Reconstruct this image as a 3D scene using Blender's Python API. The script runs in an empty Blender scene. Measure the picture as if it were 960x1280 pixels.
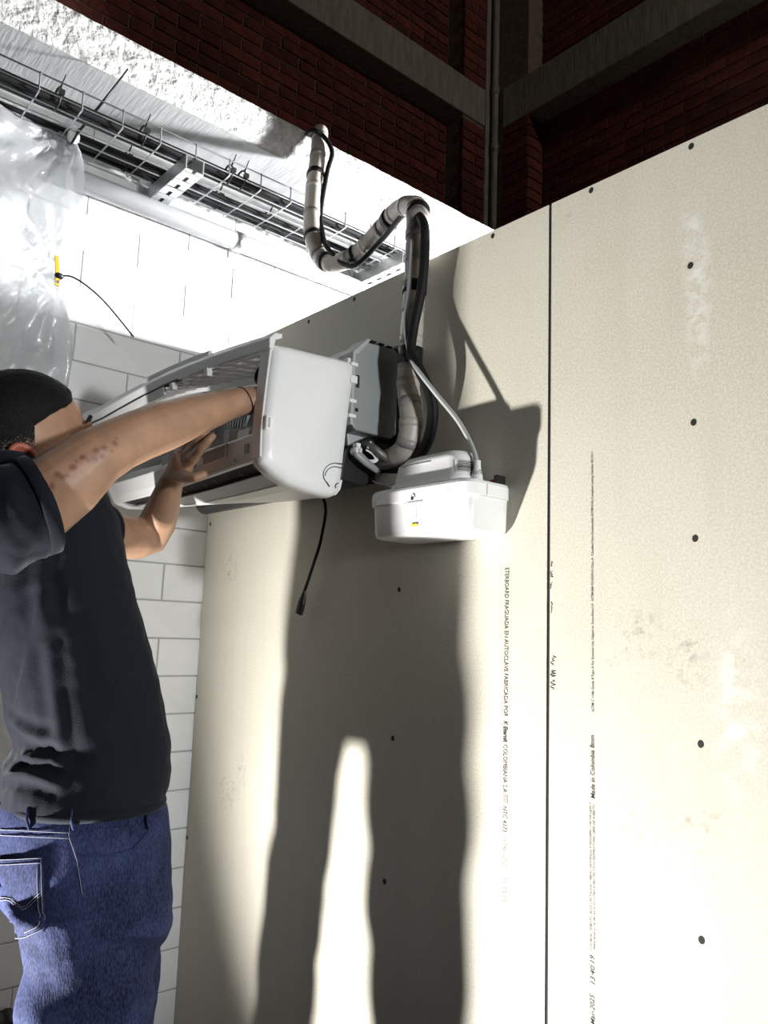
import bpy, bmesh, math, random
from mathutils import Vector, Matrix, noise
from mathutils.bvhtree import BVHTree
random.seed(7)
PI = math.pi
scene = bpy.context.scene
COL = scene.collection

# ------------------------------------------------------------------ camera
FPX = 1012.0
CAM = Vector((2.0891, -1.1288, 1.645))
_yaw, _pitch, _roll = (math.radians(a) for a in (40.75, 8.5, 2.03))
FW = Vector((-math.cos(_yaw)*math.cos(_pitch), math.sin(_yaw)*math.cos(_pitch), math.sin(_pitch)))
_r = FW.cross(Vector((0, 0, 1))).normalized()
_u = _r.cross(FW)
RT = math.cos(_roll)*_r + math.sin(_roll)*_u
UP = -math.sin(_roll)*_r + math.cos(_roll)*_u
cd = bpy.data.cameras.new('camera')
cam = bpy.data.objects.new('camera', cd)
COL.objects.link(cam)
m3 = Matrix((RT, UP, -FW)).transposed()
cam.matrix_world = Matrix.Translation(CAM) @ m3.to_4x4()
cd.sensor_fit = 'VERTICAL'
cd.sensor_height = 32.0
cd.sensor_width = 24.0
cd.lens = FPX/1280*32.0
cd.clip_start = 0.05
scene.camera = cam

# ------------------------------------------------------------------ light and exposure
scene.view_settings.view_transform = 'Standard'
scene.view_settings.look = 'None'
scene.view_settings.gamma = 1.0
scene.view_settings.use_curve_mapping = False
scene.view_settings.exposure = 0.0
world = bpy.data.worlds.new('World')
scene.world = world
world.use_nodes = True
world.node_tree.nodes['Background'].inputs[0].default_value = (0.85, 0.92, 1.0, 1)
world.node_tree.nodes['Background'].inputs[1].default_value = 0.012

KEY_POS = Vector((0.40, -1.36, 0.33))
KEY_AIM = Vector((1.16, 0.0, 1.62))
SIDE_POS = Vector((4.15, -.27, 1.95))
SIDE_AIM = Vector((0.4, -.29, 1.84))
BACK_POS = Vector((1.28, 1.85, 2.44))
BACK_AIM = Vector((0.0, 0.15, 2.68))
def spot(name, pos, aim, watts, size, blend, radius, color):
    l = bpy.data.lights.new(name, 'SPOT')
    l.energy = watts
    l.spot_size = math.radians(size)
    l.spot_blend = blend
    l.shadow_soft_size = radius
    l.color = color
    o = bpy.data.objects.new(name, l)
    COL.objects.link(o)
    o.location = pos
    o.rotation_euler = (aim - pos).to_track_quat('-Z', 'Y').to_euler()
    return o
spot('work_light_beam', KEY_POS, KEY_AIM, 480, 75, 1.0, 0.045, (1.0, 0.98, 0.945))
spot('work_light_beam', SIDE_POS, SIDE_AIM, 245, 42, 0.7, 0.10, (0.96, 0.985, 1.0))
spot('work_light_beam', BACK_POS, BACK_AIM, 1000, 66, 0.5, 0.11, (0.97, 0.985, 1.0))

hl = bpy.data.lights.new('hall_fill_light', 'POINT'); hl.energy = 72; hl.shadow_soft_size = .12; hl.color = (1, .93, .82)  # unseen fill light added to lift the dark brick walls
ho = bpy.data.objects.new('hall_fill_light', hl); COL.objects.link(ho); ho.location = (3.5, 1.9, 5.9)

# ------------------------------------------------------------------ pixel helpers: a ray through the photograph meets a plane
def ray(px, py):
    return FW + RT*((px-480)/FPX) - UP*((py-640)/FPX)
def pX(px, py, X):
    d = ray(px, py); return CAM + d*((X-CAM.x)/d.x)
def pY(px, py, Y):
    d = ray(px, py); return CAM + d*((Y-CAM.y)/d.y)
def proj(p):
    d = Vector(p)-CAM; z = d.dot(FW)
    return 480+FPX*d.dot(RT)/z, 640-FPX*d.dot(UP)/z, z

# ------------------------------------------------------------------ materials
MATS = {}
def mat(name, col, rough=0.6, metal=0.0, var=0.0, vscale=8.0, bump=0.0, bscale=60.0, spec=0.5, trans=0.0, emit=None, objrand=0.0, stretch=None, coat=0.0, detail=6.0):
    if name in MATS: return MATS[name]
    m = bpy.data.materials.new(name); MATS[name] = m
    m.use_nodes = True
    nt = m.node_tree; N = nt.nodes; L = nt.links
    b = N['Principled BSDF']
    b.inputs['Base Color'].default_value = (*col, 1)
    b.inputs['Roughness'].default_value = rough
    b.inputs['Metallic'].default_value = metal
    b.inputs['Specular IOR Level'].default_value = spec
    b.inputs['Coat Weight'].default_value = coat
    if trans: b.inputs['Transmission Weight'].default_value = trans
    if emit:
        b.inputs['Emission Color'].default_value = (*emit[:3], 1); b.inputs['Emission Strength'].default_value = emit[3]
    tc = N.new('ShaderNodeTexCoord')
    src = tc.outputs['Object']
    if stretch:
        mp = N.new('ShaderNodeMapping'); mp.inputs['Scale'].default_value = stretch
        L.new(src, mp.inputs['Vector']); src = mp.outputs['Vector']
    m['_c'] = 0
    last = None
    if var or objrand:
        mx = N.new('ShaderNodeMix'); mx.data_type = 'RGBA'; mx.blend_type = 'MULTIPLY'; mx.inputs[0].default_value = 1
        mx.inputs[6].default_value = (*col, 1)
        no = N.new('ShaderNodeTexNoise'); no.inputs['Scale'].default_value = vscale; no.inputs['Detail'].default_value = detail
        no.inputs['Roughness'].default_value = 0.65
        L.new(src, no.inputs['Vector'])
        mr = N.new('ShaderNodeMapRange'); mr.inputs[1].default_value = 0.3; mr.inputs[2].default_value = 0.7
        mr.inputs[3].default_value = 1-var; mr.inputs[4].default_value = 1+var
        L.new(no.outputs['Fac'], mr.inputs[0])
        val = mr.outputs[0]
        if objrand:
            oi = N.new('ShaderNodeObjectInfo')
            m2 = N.new('ShaderNodeMapRange'); m2.inputs[3].default_value = 1-objrand; m2.inputs[4].default_value = 1+objrand
            L.new(oi.outputs['Random'], m2.inputs[0])
            mu = N.new('ShaderNodeMath'); mu.operation = 'MULTIPLY'
            L.new(val, mu.inputs[0]); L.new(m2.outputs[0], mu.inputs[1]); val = mu.outputs[0]
        L.new(val, mx.inputs[7])
        L.new(mx.outputs[2], b.inputs['Base Color'])
    if bump:
        nb = N.new('ShaderNodeTexNoise'); nb.inputs['Scale'].default_value = bscale; nb.inputs['Detail'].default_value = 8
        L.new(src, nb.inputs['Vector'])
        bp = N.new('ShaderNodeBump'); bp.inputs['Strength'].default_value = bump; bp.inputs['Distance'].default_value = 0.01
        L.new(nb.outputs['Fac'], bp.inputs['Height']); L.new(bp.outputs[0], b.inputs['Normal'])
    return m

# fibre cement board: fine speckle, cloudy tone, dust smears with a shape of their own
def board_material():
    m = bpy.data.materials.new('fibre_cement'); MATS['fibre_cement'] = m
    m.use_nodes = True
    nt = m.node_tree; N = nt.nodes; L = nt.links; b = N['Principled BSDF']
    b.inputs['Roughness'].default_value = 0.62; b.inputs['Specular IOR Level'].default_value = 0.35
    tc = N.new('ShaderNodeTexCoord')
    def nz(scale, det=5, vec=None, rough=.6):
        n = N.new('ShaderNodeTexNoise'); n.inputs['Scale'].default_value = scale; n.inputs['Detail'].default_value = det
        n.inputs['Roughness'].default_value = rough
        L.new(vec or tc.outputs['Object'], n.inputs['Vector']); return n.outputs['Fac']
    def ramp(v, a, c, lo, hi):
        r = N.new('ShaderNodeMapRange'); r.inputs[1].default_value = a; r.inputs[2].default_value = c
        r.inputs[3].default_value = lo; r.inputs[4].default_value = hi; L.new(v, r.inputs[0]); return r.outputs[0]
    def mul(a, c):
        r = N.new('ShaderNodeMath'); r.operation = 'MULTIPLY'
        L.new(a, r.inputs[0]); L.new(c, r.inputs[1]); return r.outputs[0]
    def mix(fac, a, c):
        r = N.new('ShaderNodeMix'); r.data_type = 'RGBA'
        L.new(fac, r.inputs[0])
        for i, v in ((6, a), (7, c)):
            if isinstance(v, tuple): r.inputs[i].default_value = (*v, 1)
            else: L.new(v, r.inputs[i])
        return r.outputs[2]
    base = mix(ramp(nz(2.2, 3), .35, .65, 0, 1), (0.49, 0.462, 0.375), (0.545, 0.515, 0.43))
    base = mix(ramp(nz(260, 2), .40, .62, 0, .55), base, (0.66, 0.64, 0.57))
    base = mix(ramp(nz(170, 3), .60, .72, 0, .35), base, (0.35, 0.325, 0.255))
    mp = N.new('ShaderNodeMapping'); mp.inputs['Scale'].default_value = (9, 1, 1.2); L.new(tc.outputs['Object'], mp.inputs['Vector'])
    base = mix(ramp(nz(1.6, 4, mp.outputs[0]), .5, .75, 0, .25), base, (0.44, 0.405, 0.31))
    # smears
    def blob(c, r, col, n_scale, lo, hi, amt):
        nonlocal base
        v = N.new('ShaderNodeVectorMath'); v.operation = 'DISTANCE'
        sc = N.new('ShaderNodeVectorMath'); sc.operation = 'DIVIDE'; sc.inputs[1].default_value = (r[0], 1, r[1])
        L.new(tc.outputs['Object'], sc.inputs[0]); L.new(sc.outputs[0], v.inputs[0])
        v.inputs[1].default_value = (c[0]/r[0], c[1], c[2]/r[1])
        k = ramp(v.outputs['Value'], 1.0, .25, 0, 1)
        base = mix(mul(k, ramp(nz(n_scale, 4), lo, hi, 0, amt)), base, col)
    dark = (0.15, 0.14, 0.11)
    for (px, py), r, s in (((800, 790), (.05, .06), 55), ((765, 830), (.018, .018), 170), ((862, 822), (.045, .06), 60), ((795, 1030), (.05, .05), 70),
                           ((875, 1030), (.06, .05), 65), ((302, 962), (.03, .06), 70), ((285, 990), (.06, .06), 60), ((715, 270), (.02, .015), 60), ((290, 710), (.05, .06), 60)):
        p = pY(px, py, 0); blob((p.x, 0, p.z), r, dark, s, .5, .66, .45)
    for (px, py), r, s in (((868, 300), (.03, .09), 45), ((872, 370), (.03, .16), 50), ((845, 1180), (.07, .16), 40), ((920, 880), (.05, .15), 35)):
        p = pY(px, py, 0); blob((p.x, 0, p.z), r, (0.72, 0.71, 0.68), s, .45, .6, .6)
    L.new(base, b.inputs['Base Color'])
    bp = N.new('ShaderNodeBump'); bp.inputs['Strength'].default_value = .05; bp.inputs['Distance'].default_value = .003
    L.new(nz(180, 4), bp.inputs['Height']); L.new(bp.outputs[0], b.inputs['Normal'])
    return m
M_BOARD = board_material()
M_WHITEWALL = mat('painted_block', (0.80, 0.80, 0.79), .55, var=.05, vscale=6, bump=.08, bscale=18)
M_JOINT = mat('painted_mortar', (0.42, 0.42, 0.41), .8, var=.1, vscale=25, bump=.4, bscale=90)
M_ROUGHCON = mat('rough_concrete', (0.62, 0.61, 0.59), .9, var=.30, vscale=38, bump=1.0, bscale=55)
M_SOFFIT = mat('formed_concrete', (0.52, 0.53, 0.53), .8, var=.14, vscale=7, bump=.15, bscale=30, stretch=(.6, 5, 1))
M_BRICK = mat('red_brick', (0.150, 0.036, 0.026), .9, var=.45, vscale=14, bump=.6, bscale=40, objrand=.35)
M_MORTAR = mat('brick_mortar', (0.23, 0.17, 0.13), .95, var=.3, vscale=20, bump=.5, bscale=60)
M_DARKCON = mat('weathered_concrete', (0.33, 0.305, 0.255), .9, var=.3, vscale=9, bump=.5, bscale=25, stretch=(3, 3, .6))
M_FLOOR = mat('dusty_concrete_floor', (0.26, 0.25, 0.235), .8, var=.2, vscale=4, bump=.2)
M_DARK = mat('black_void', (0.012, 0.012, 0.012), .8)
M_STEEL = mat('galvanised_steel', (0.62, 0.63, 0.64), .38, metal=.9, var=.12, vscale=30)
M_BLACKP = mat('black_plastic', (0.012, 0.012, 0.013), .42)
M_RUBBER = mat('black_rubber_cable', (0.010, 0.010, 0.011), .6, spec=.2)
M_WHITEP = mat('white_plastic', (0.90, 0.91, 0.91), .36, var=.015, vscale=5)
M_WHITEP2 = mat('white_plastic_matt', (0.80, 0.80, 0.79), .5, var=.02, vscale=6)
M_GREYP = mat('grey_plastic', (0.31, 0.32, 0.32), .38, var=.06, vscale=5)
M_LGREYP = mat('light_grey_plastic', (0.46, 0.47, 0.475), .4, var=.05, vscale=6)
M_FIN = mat('aluminium_fins', (0.32, 0.33, 0.34), .5, metal=.5, var=.2, vscale=90, stretch=(12, 1, .4))
M_PIPEWRAP = mat('wrapped_pipe_tape', (0.50, 0.455, 0.405), .42, var=.10, vscale=9, bump=.25, bscale=14)
M_HOSE = mat('clear_grey_hose', (0.44, 0.45, 0.44), .18, var=.05, vscale=20, coat=.5)
M_TAPE = mat('black_tape', (0.010, 0.010, 0.011), .35, bump=.3, bscale=50)
M_PVC = mat('grey_conduit', (0.55, 0.56, 0.57), .25, var=.06, vscale=10)
M_COPPER = mat('dull_metal', (0.20, 0.19, 0.175), .5, metal=.5)
M_INK = mat('dark_print_ink', (0.035, 0.035, 0.035), .7)
M_INKF = mat('faded_print_ink', (0.30, 0.29, 0.26), .7)
M_YEL = mat('yellow_sticker', (0.85, 0.72, 0.05), .5)
M_YELT = mat('yellow_tape', (0.62, 0.40, 0.02), .5)
M_DENIM = None
M_SHIRT = mat('navy_black_cotton', (0.0105, 0.0125, 0.019), .85, var=.10, vscale=300, bump=.15, bscale=420, spec=.12)
_sb = M_SHIRT.node_tree.nodes['Principled BSDF']
_sb.inputs['Sheen Weight'].default_value = .10; _sb.inputs['Sheen Roughness'].default_value = .4; _sb.inputs['Sheen Tint'].default_value = (.7, .75, .82, 1)
M_STITCH = mat('pale_denim_stitch', (0.22, 0.22, 0.27), .85)
M_WOOD = mat('plywood', (0.30, 0.20, 0.11), .7, var=.2, vscale=6, stretch=(1, 8, 1))
M_EYE = mat('eye_white', (0.7, 0.68, 0.64), .2)
M_IRIS = mat('brown_iris', (0.03, 0.015, 0.008), .2)
M_LAMP = mat('led_panel', (0.9, 0.9, 0.9), .3, emit=(1, .98, .93, 6))

# ------------------------------------------------------------------ mesh builder
class MB:
    def __init__(s): s.v = []; s.f = []
    def add(s, vs, fs):
        o = len(s.v); s.v += [Vector(v) for v in vs]; s.f += [tuple(i+o for i in f) for f in fs]; return s
    def box(s, lo, hi):
        x0, y0, z0 = lo; x1, y1, z1 = hi
        return s.add([(x0,y0,z0),(x1,y0,z0),(x1,y1,z0),(x0,y1,z0),(x0,y0,z1),(x1,y0,z1),(x1,y1,z1),(x0,y1,z1)],
                     [(0,3,2,1),(4,5,6,7),(0,1,5,4),(1,2,6,5),(2,3,7,6),(3,0,4,7)])
    def loft(s, rings, caps=True, closed=True):
        n = len(rings[0]); vs = [v for r in rings for v in r]; fs = []
        for i in range(len(rings)-1):
            for j in range(n if closed else n-1):
                k = (j+1) % n
                fs.append((i*n+j, i*n+k, (i+1)*n+k, (i+1)*n+j))
        if caps and closed:
            fs.append(tuple(reversed(range(n)))); fs.append(tuple((len(rings)-1)*n+j for j in range(n)))
        return s.add(vs, fs)
    def tube(s, pts, rad, seg=10, round_caps=False, flat=1.0, ref=None):
        pts = [Vector(p) for p in pts]
        if not hasattr(rad, '__len__'): rad = [rad]*len(pts)
        T = []
        for i in range(len(pts)):
            a = pts[max(i-1, 0)]; c = pts[min(i+1, len(pts)-1)]; T.append((c-a).normalized())
        n0 = Vector(ref) if ref else (Vector((0,0,1)) if abs(T[0].z) < .9 else Vector((1,0,0)))
        nrm = (n0 - T[0]*n0.dot(T[0])).normalized()
        rings = []
        fr = []
        for i, p in enumerate(pts):
            nrm = (nrm - T[i]*nrm.dot(T[i])).normalized(); bn = T[i].cross(nrm); fr.append((nrm.copy(), bn))
        P = list(zip(pts, rad, T, fr))
        if round_caps:
            st = []; p, r, t, f_ = P[0]
            for k in (80, 55, 30): a = math.radians(k); st.append((p-t*r*math.sin(a), r*math.cos(a), t, f_))
            en = []; p, r, t, f_ = P[-1]
            for k in (30, 55, 80): a = math.radians(k); en.append((p+t*r*math.sin(a), r*math.cos(a), t, f_))
            P = st+P+en
        for p, r, t, (a, c) in P:
            rings.append([p + a*(r*math.cos(2*PI*k/seg)) + c*(r*flat*math.sin(2*PI*k/seg)) for k in range(seg)])
        return s.loft(rings)
    def prism_x(s, poly, x0, x1):   # polygon of (y, z)
        return s.loft([[(x0, y, z) for y, z in poly], [(x1, y, z) for y, z in poly]])
    def prism_y(s, poly, y0, y1):   # polygon of (x, z)
        return s.loft([[(x, y0, z) for x, z in poly], [(x, y1, z) for x, z in poly]])
    def ellipsoid(s, c, r, seg=20, rings=12, rot=None):
        rr = []
        for i in range(1, rings):
            a = PI*i/rings
            ring = []
            for k in range(seg):
                b_ = 2*PI*k/seg
                v = Vector((r[0]*math.sin(a)*math.cos(b_), r[1]*math.sin(a)*math.sin(b_), -r[2]*math.cos(a)))
                if rot: v = rot @ v
                ring.append(Vector(c)+v)
            rr.append(ring)
        return s.loft(rr)
    def mesh(s, name, smooth=False, recalc=True):
        me = bpy.data.meshes.new(name)
        me.from_pydata([tuple(v) for v in s.v], [], s.f)
        if recalc:
            bm = bmesh.new(); bm.from_mesh(me); bmesh.ops.recalc_face_normals(bm, faces=bm.faces); bm.to_mesh(me); bm.free()
        me.update()
        if smooth: me.polygons.foreach_set('use_smooth', [True]*len(me.polygons))
        return me

def link(name, me, material=None, parent=None):
    o = bpy.data.objects.new(name, me); COL.objects.link(o)
    if material is not None and not me.materials: me.materials.append(material)
    if parent is not None:
        o.parent = parent
        if parent.type == 'EMPTY': o.matrix_parent_inverse = Matrix.Translation(-parent.location)
    return o
def bevel(o, w, seg=2, ang=35):
    md = o.modifiers.new('bevel', 'BEVEL'); md.width = w; md.segments = seg; md.limit_method = 'ANGLE'; md.angle_limit = math.radians(ang)
    md.harden_normals = False
    return o
def obj(name, mb, material, parent=None, smooth=False, bev=0, seg=2):
    o = link(name, mb.mesh(name, smooth), material, parent)
    if bev: bevel(o, bev, seg)
    return o
def tag(o, label=None, cat=None, group=None, kind=None):
    for k, v in (('label', label), ('category', cat), ('group', group), ('kind', kind)):
        if v: o[k] = v
    return o
def thing(name, loc, label, cat, group=None):
    o = bpy.data.objects.new(name, None); COL.objects.link(o); o.location = loc; o.empty_display_size = .05
    return tag(o, label, cat, group)
def setting(name, loc=(0, 0, 0), label=None):
    o = bpy.data.objects.new(name, None); COL.objects.link(o); o.location = loc; o.empty_display_size = .05
    o['kind'] = 'structure'
    if label: o['label'] = label
    return o
def smoothpath(pts, n=8):
    pts = [Vector(p) for p in pts]; out = []
    for i in range(len(pts)-1):
        p0 = pts[max(i-1, 0)]; p1 = pts[i]; p2 = pts[i+1]; p3 = pts[min(i+2, len(pts)-1)]
        for k in range(n):
            t = k/n
            out.append(.5*((2*p1)+(-p0+p2)*t+(2*p0-5*p1+4*p2-p3)*t*t+(-p0+3*p1-3*p2+p3)*t**3))
    out.append(pts[-1]); return out
def lerp(a, b, t): return a+(b-a)*t

# ================================================================== THE SETTING
fl = obj('floor', MB().box((-3.0, -4.0, -.1), (4.5, 5.0, 0)), M_FLOOR); fl['kind'] = 'structure'; fl['label'] = 'dusty grey concrete floor'

# partition of fibre cement boards on steel studs
TOP = 2.44
wp = setting('wall_partition', (0, 0, 0), 'beige fibre cement board partition')
boards = []
for i in range(3):
    x0 = .001+i*1.2215; x1 = x0+1.2150
    boards.append(obj('board', MB().box((x0, 0, 0.0), (x1, .008, TOP)), M_BOARD, wp))
for k, x in enumerate((.03, .61, 1.2195, 1.83, 2.44, 3.05, 3.62)):
    obj('stud', MB().box((x-.03, .0085, 0), (x+.03, .07, TOP-.012)), M_DARK if abs(x-1.22) < .01 else M_COPPER, wp)  # stud behind the seam is blackened to pass for shade in the gap
obj('top_rail', MB().box((0, .0085, TOP-.012), (3.66, .07, TOP-.002)), M_COPPER, wp)
for x in (1.21925, 2.44075): obj('joint_shade_strip', MB().box((x-.0031, .0022, 0), (x+.0031, .0084, TOP-.002)), M_DARK, wp)  # black strip added in each joint to imitate a deep shaded gap
# countersunk screw holes
scr = MB()
n = 12
ring0 = [(math.cos(2*PI*k/n)*.0048, -.0004, math.sin(2*PI*k/n)*.0056) for k in range(n)]
ring1 = [(math.cos(2*PI*k/n)*.0030, .0012, math.sin(2*PI*k/n)*.0034) for k in range(n)]
scr.loft([ring0, ring1])
scr_me = scr.mesh('screw_hole'); scr_me.materials.append(M_DARK)
for px, py in ((864,183),(863,332),(867,528),(869,673),(876,930),(877,1175),(739,238),(616,295),(443,374),(386,402),(263,655),(246,871),(234,1047),(499,737),(491,923),(481,1102)):
    p = pY(px, py, 0)
    o = link('screw_hole', scr_me, None, boards[0] if p.x < 1.22 else boards[1])
    o.location = (p.x, 0, p.z)

# print on the boards
def text_mesh(s, bold=0.0, shear=0.0):
    c = bpy.data.curves.new('t', 'FONT'); c.body = s; c.size = 1; c.shear = shear; c.offset = bold; c.resolution_u = 2
    o = bpy.data.objects.new('t', c); COL.objects.link(o)
    me = bpy.data.meshes.new_from_object(o.evaluated_get(bpy.context.evaluated_depsgraph_get()))
    bpy.data.objects.remove(o); bpy.data.curves.remove(c)
    return me
def print_on(board, s, pa, pb, h, down, material, bold=0.0, shear=.0, off=0.0):
    """pa, pb: pixels where the writing starts and ends; h: letter height in metres"""
    a = pY(*pa, 0); b = pY(*pb, 0)
    me = text_mesh(s, bold, shear)
    xs = [v.co.x for v in me.vertices]; ys = [v.co.y for v in me.vertices]
    w = max(xs)-min(xs); L = abs(a.z-b.z); x0 = min(xs)
    sy = h/.70
    for v in me.vertices:
        tx = (v.co.x-x0)/w*L; ty = v.co.y*sy-h/2+off
        if down: v.co = Vector((lerp(a.x, b.x, tx/L)+ty, -.0006, a.z-tx))
        else:    v.co = Vector((lerp(a.x, b.x, tx/L)-ty, -.0006, a.z+tx))
    me.materials.clear()
    o = link('printed_lettering', me, material, board)
    return o
B0, B1 = boards[0], boards[1]
for s, ya, yb, ink, bd, sh in (('ETERBOARD FRAGUADA EN AUTOCLAVE FABRICADA POR', 710, 896, M_INK, 0, 0), ('K', 902, 907, M_INK, .02, 0), ('Eternit', 908, 928, M_INK, .03, .15),
                           ('COLOMBIANA S.A', 931, 991, M_INK, 0, 0), ('NTC 4373', 1008, 1040, M_INK, 0, .1), ('13-Mar-2025', 1046, 1085, M_INKF, 0, .15), ('11:39:55', 1097, 1128, M_INKF, 0, .15)):
    print_on(B0, s, (634-(ya-710)*.009, ya), (634-(yb-710)*.009, yb), .0095, True, ink, bd, sh)
q0 = pY(632, 994, 0); q1 = pY(632, 1004, 0)
obj('printed_mark', MB().add([(q0.x-.005, -.0006, q0.z), (q0.x+.005, -.0006, q0.z), (q0.x+.005, -.0006, q1.z), (q0.x-.005, -.0006, q1.z)], [(0, 1, 2, 3)]), M_INKF, B0)
for s, ya, yb, h, off, bd, sh in (('13-Mar-2025', 1292, 1243, .0085, 0, .004, .25), ('13:40:19', 1230, 1194, .0085, 0, .004, .25),
                      ('CONTIENE CEMENTO SILICE CRISTALINA Y FIBRAS NATURALES SI REQUIERE CORTAR LIJAR O', 1190, 1003, .0042, .0032, 0, .1),
                      ('PERFORAR ESTE PRODUCTO UTILICE PROTECCION RESPIRATORIA LIBRE DE ASBESTO', 1186, 1005, .0042, -.0032, 0, .1),
                      ('Made in Colombia 8mm', 998, 919, .0085, 0, .006, .2),
                      ('ASTM C 1186-Grade II Type A For Exterior Use Subject to Snow,Rain,U.V.  ASTM E84 FS=0/SD=5 Class A  Classified Non-Combustible ASTM E136 Compliant Listing Number B1133-1', 890, 565, .0046, 0, .004, .1)):
    print_on(B1, s, (741, ya), (740, yb), h, False, M_INK, bd, sh, off)

random.seed(11)
for y0, y1 in ((702, 708), (714, 722), (728, 736), (752, 766), (820, 832), (838, 846), (850, 862)):
    zz = []
    for k in range(9):
        q_ = pY(688.5+random.uniform(-.6, 2.6)+(4 if k % 3 == 1 and y0 > 810 else 0), lerp(y0, y1, k/8), 0); zz.append((max(q_.x, 1.2235), -.0006, q_.z))
    obj('pen_scribble', MB().tube(zz, .0006, 4), M_INK, B1)

# white painted block wall with joints, course .102 high, .30 long
ww = setting('wall_left', (0, 0, 0), 'white painted concrete block wall')
obj('wall_core', MB().box((-.12, -2.4, 0), (-.0022, 2.45, 3.02)), M_JOINT, ww)
def block_mesh(L):
    mb = MB().box((-.02, -L/2, -.0490), (0, L/2, .0490))
    me = mb.mesh('block'); me.materials.append(M_WHITEWALL)
    bm = bmesh.new(); bm.from_mesh(me)
    es = [e for e in bm.edges if all(v.co.x > -.001 for v in e.verts)]
    bmesh.ops.bevel(bm, geom=es, offset=.0014, segments=1, affect='EDGES'); bm.to_mesh(me); bm.free()
    return me
BL = block_mesh(.2962)
rows = range(-15, 15)
rest_b = MB()
for r in rows:
    zc = 1.508+.051+.102*r
    if zc < .03 or zc > 3.0: continue
    off = -.423 if r % 2 == 0 else -.272
    for k in range(-8, 11):
        yc = off+.15+.30*k
        if yc < -2.25 or yc > 2.3: continue
        jx = random.uniform(-.0012, .0006)
        q = proj((0, yc, zc))
        if -70 < q[0] < 640 and 0 < q[1] < 1330 and q[2] > 0:
            o = link('block', BL, None, ww); o.location = (jx, yc, zc)
        else:
            rest_b.box((-.02, yc-.1487, zc-.0496), (jx, yc+.1487, zc+.0496))
o = obj('block_rows', rest_b, M_WHITEWALL, ww); o['kind'] = 'stuff'
# concrete lip above it: rough face, formed soffit
bmz = setting('trim_1', (0, 0, 0), 'rough concrete edge beam above the white wall')
def rough_face():
    mb = MB(); ny, nz = 260, 10; vs = []; fs = []
    for i in range(ny+1):
        y = lerp(-2.4, 2.45, i/ny)
        for j in range(nz+1):
            z = lerp(3.012, 3.132, j/nz)
            k = noise.fractal(Vector((y*26, z*26, 3)), 1, 2, 4)*.0045
            if j in (0, nz): k = k*.4-.004
            vs.append((.21+k, y, z+noise.noise(Vector((y*9, z*7, 1)))*.0025))
    for i in range(ny):
        for j in range(nz):
            a = i*(nz+1)+j; fs.append((a, a+nz+1, a+nz+2, a+1))
    return mb.add(vs, fs)
obj('beam_face', rough_face(), M_ROUGHCON, bmz)
obj('beam_body', MB().box((-.20, -2.4, 3.013), (.203, 2.45, 3.131)), M_SOFFIT, bmz)

# tall brick shell of the building beyond
XL, YR, ZB0, ZB1 = -1.45, 2.78, 5.02, 5.285          # brick planes and ring beam heights
XP, YP = -1.30, 2.63                                    # fronts of the corner pilasters and ring beams
BRICK_H, BRICK_L, JT = .062, .235, .011
brick_me = {}
def brick_mesh(axis):
    if axis in brick_me: return brick_me[axis]
    d = .03
    mb = MB()
    if axis == 'X': mb.box((-d, -BRICK_L/2, -BRICK_H/2), (0, BRICK_L/2, BRICK_H/2))
    else: mb.box((-BRICK_L/2, 0, -BRICK_H/2), (BRICK_L/2, d, BRICK_H/2))
    me = mb.mesh('brick'); me.materials.append(M_BRICK); brick_me[axis] = me
    return me
def visible_brick(c):
    q = proj(c)
    if not (-30 < q[0] < 990 and -25 < q[1] < 330): return False
    if q[0] < 613: return q[1] < .5238*(q[0]-66)+14
    return q[1] < 255-.4635*(q[0]-687)+14
def brick_field(parent, axis, plane, a0, a1, z0, z1, budget):
    cells = []
    nrow = int((z1-z0)/(BRICK_H+JT))
    for r in range(nrow):
        zc = z0+(r+.5)*(BRICK_H+JT)
        a = a0-(BRICK_L+JT)*(.5 if r % 2 else 0)
        while a < a1:
            lo = max(a+JT/2, a0); hi = min(a+BRICK_L+JT/2, a1)
            if hi-lo > .03: cells.append((lo, hi, zc))
            a += BRICK_L+JT
    def ctr(c): m = (c[0]+c[1])/2; return Vector((plane, m, c[2])) if axis == 'X' else Vector((m, plane, c[2]))
    vis = [c for c in cells if visible_brick(ctr(c))]
    vis.sort(key=lambda c: (ctr(c)-CAM).length)
    near = vis[:budget]; ns = set(near)
    me = brick_mesh(axis)
    for c in near:
        o = link('brick', me, None, parent); L = c[1]-c[0]
        o.location = ctr(c) + (Vector((random.uniform(-.003, .003), 0, 0)) if axis == 'X' else Vector((0, random.uniform(-.003, .003), 0)))
        if axis == 'X': o.scale.y = L/BRICK_L
        else: o.scale.x = L/BRICK_L
    mb = MB()
    for c in cells:
        if c in ns: continue
        if axis == 'X': mb.box((plane-.03, c[0], c[2]-BRICK_H/2), (plane, c[1], c[2]+BRICK_H/2))
        else: mb.box((c[0], plane, c[2]-BRICK_H/2), (c[1], plane+.03, c[2]+BRICK_H/2))
    if mb.v:
        o = obj('brick_courses', mb, M_BRICK, parent); o['kind'] = 'stuff'
wb = setting('wall_brick_left', (0, 0, 0), 'dark red brick wall rising beyond the white wall')
obj('mortar_bed', MB().box((XL-.2, -2.6, 2.6), (XL-.009, 3.0, 7.4)), M_MORTAR, wb)
brick_field(wb, 'X', XL, -2.4, 2.347, 3.55, ZB0, 235)
brick_field(wb, 'X', XL, -1.2, 2.347, ZB1, 6.6, 60)
wr = setting('wall_brick_right', (0, 0, 0), 'nearly black brick wall rising beyond the boards')
obj('mortar_bed', MB().box((-1.5, YR+.009, 2.4), (4.4, YR+.2, 7.4)), M_MORTAR, wr)
brick_field(wr, 'Y', YR, -.985, 3.0, 3.7, ZB0, 235)
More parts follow.
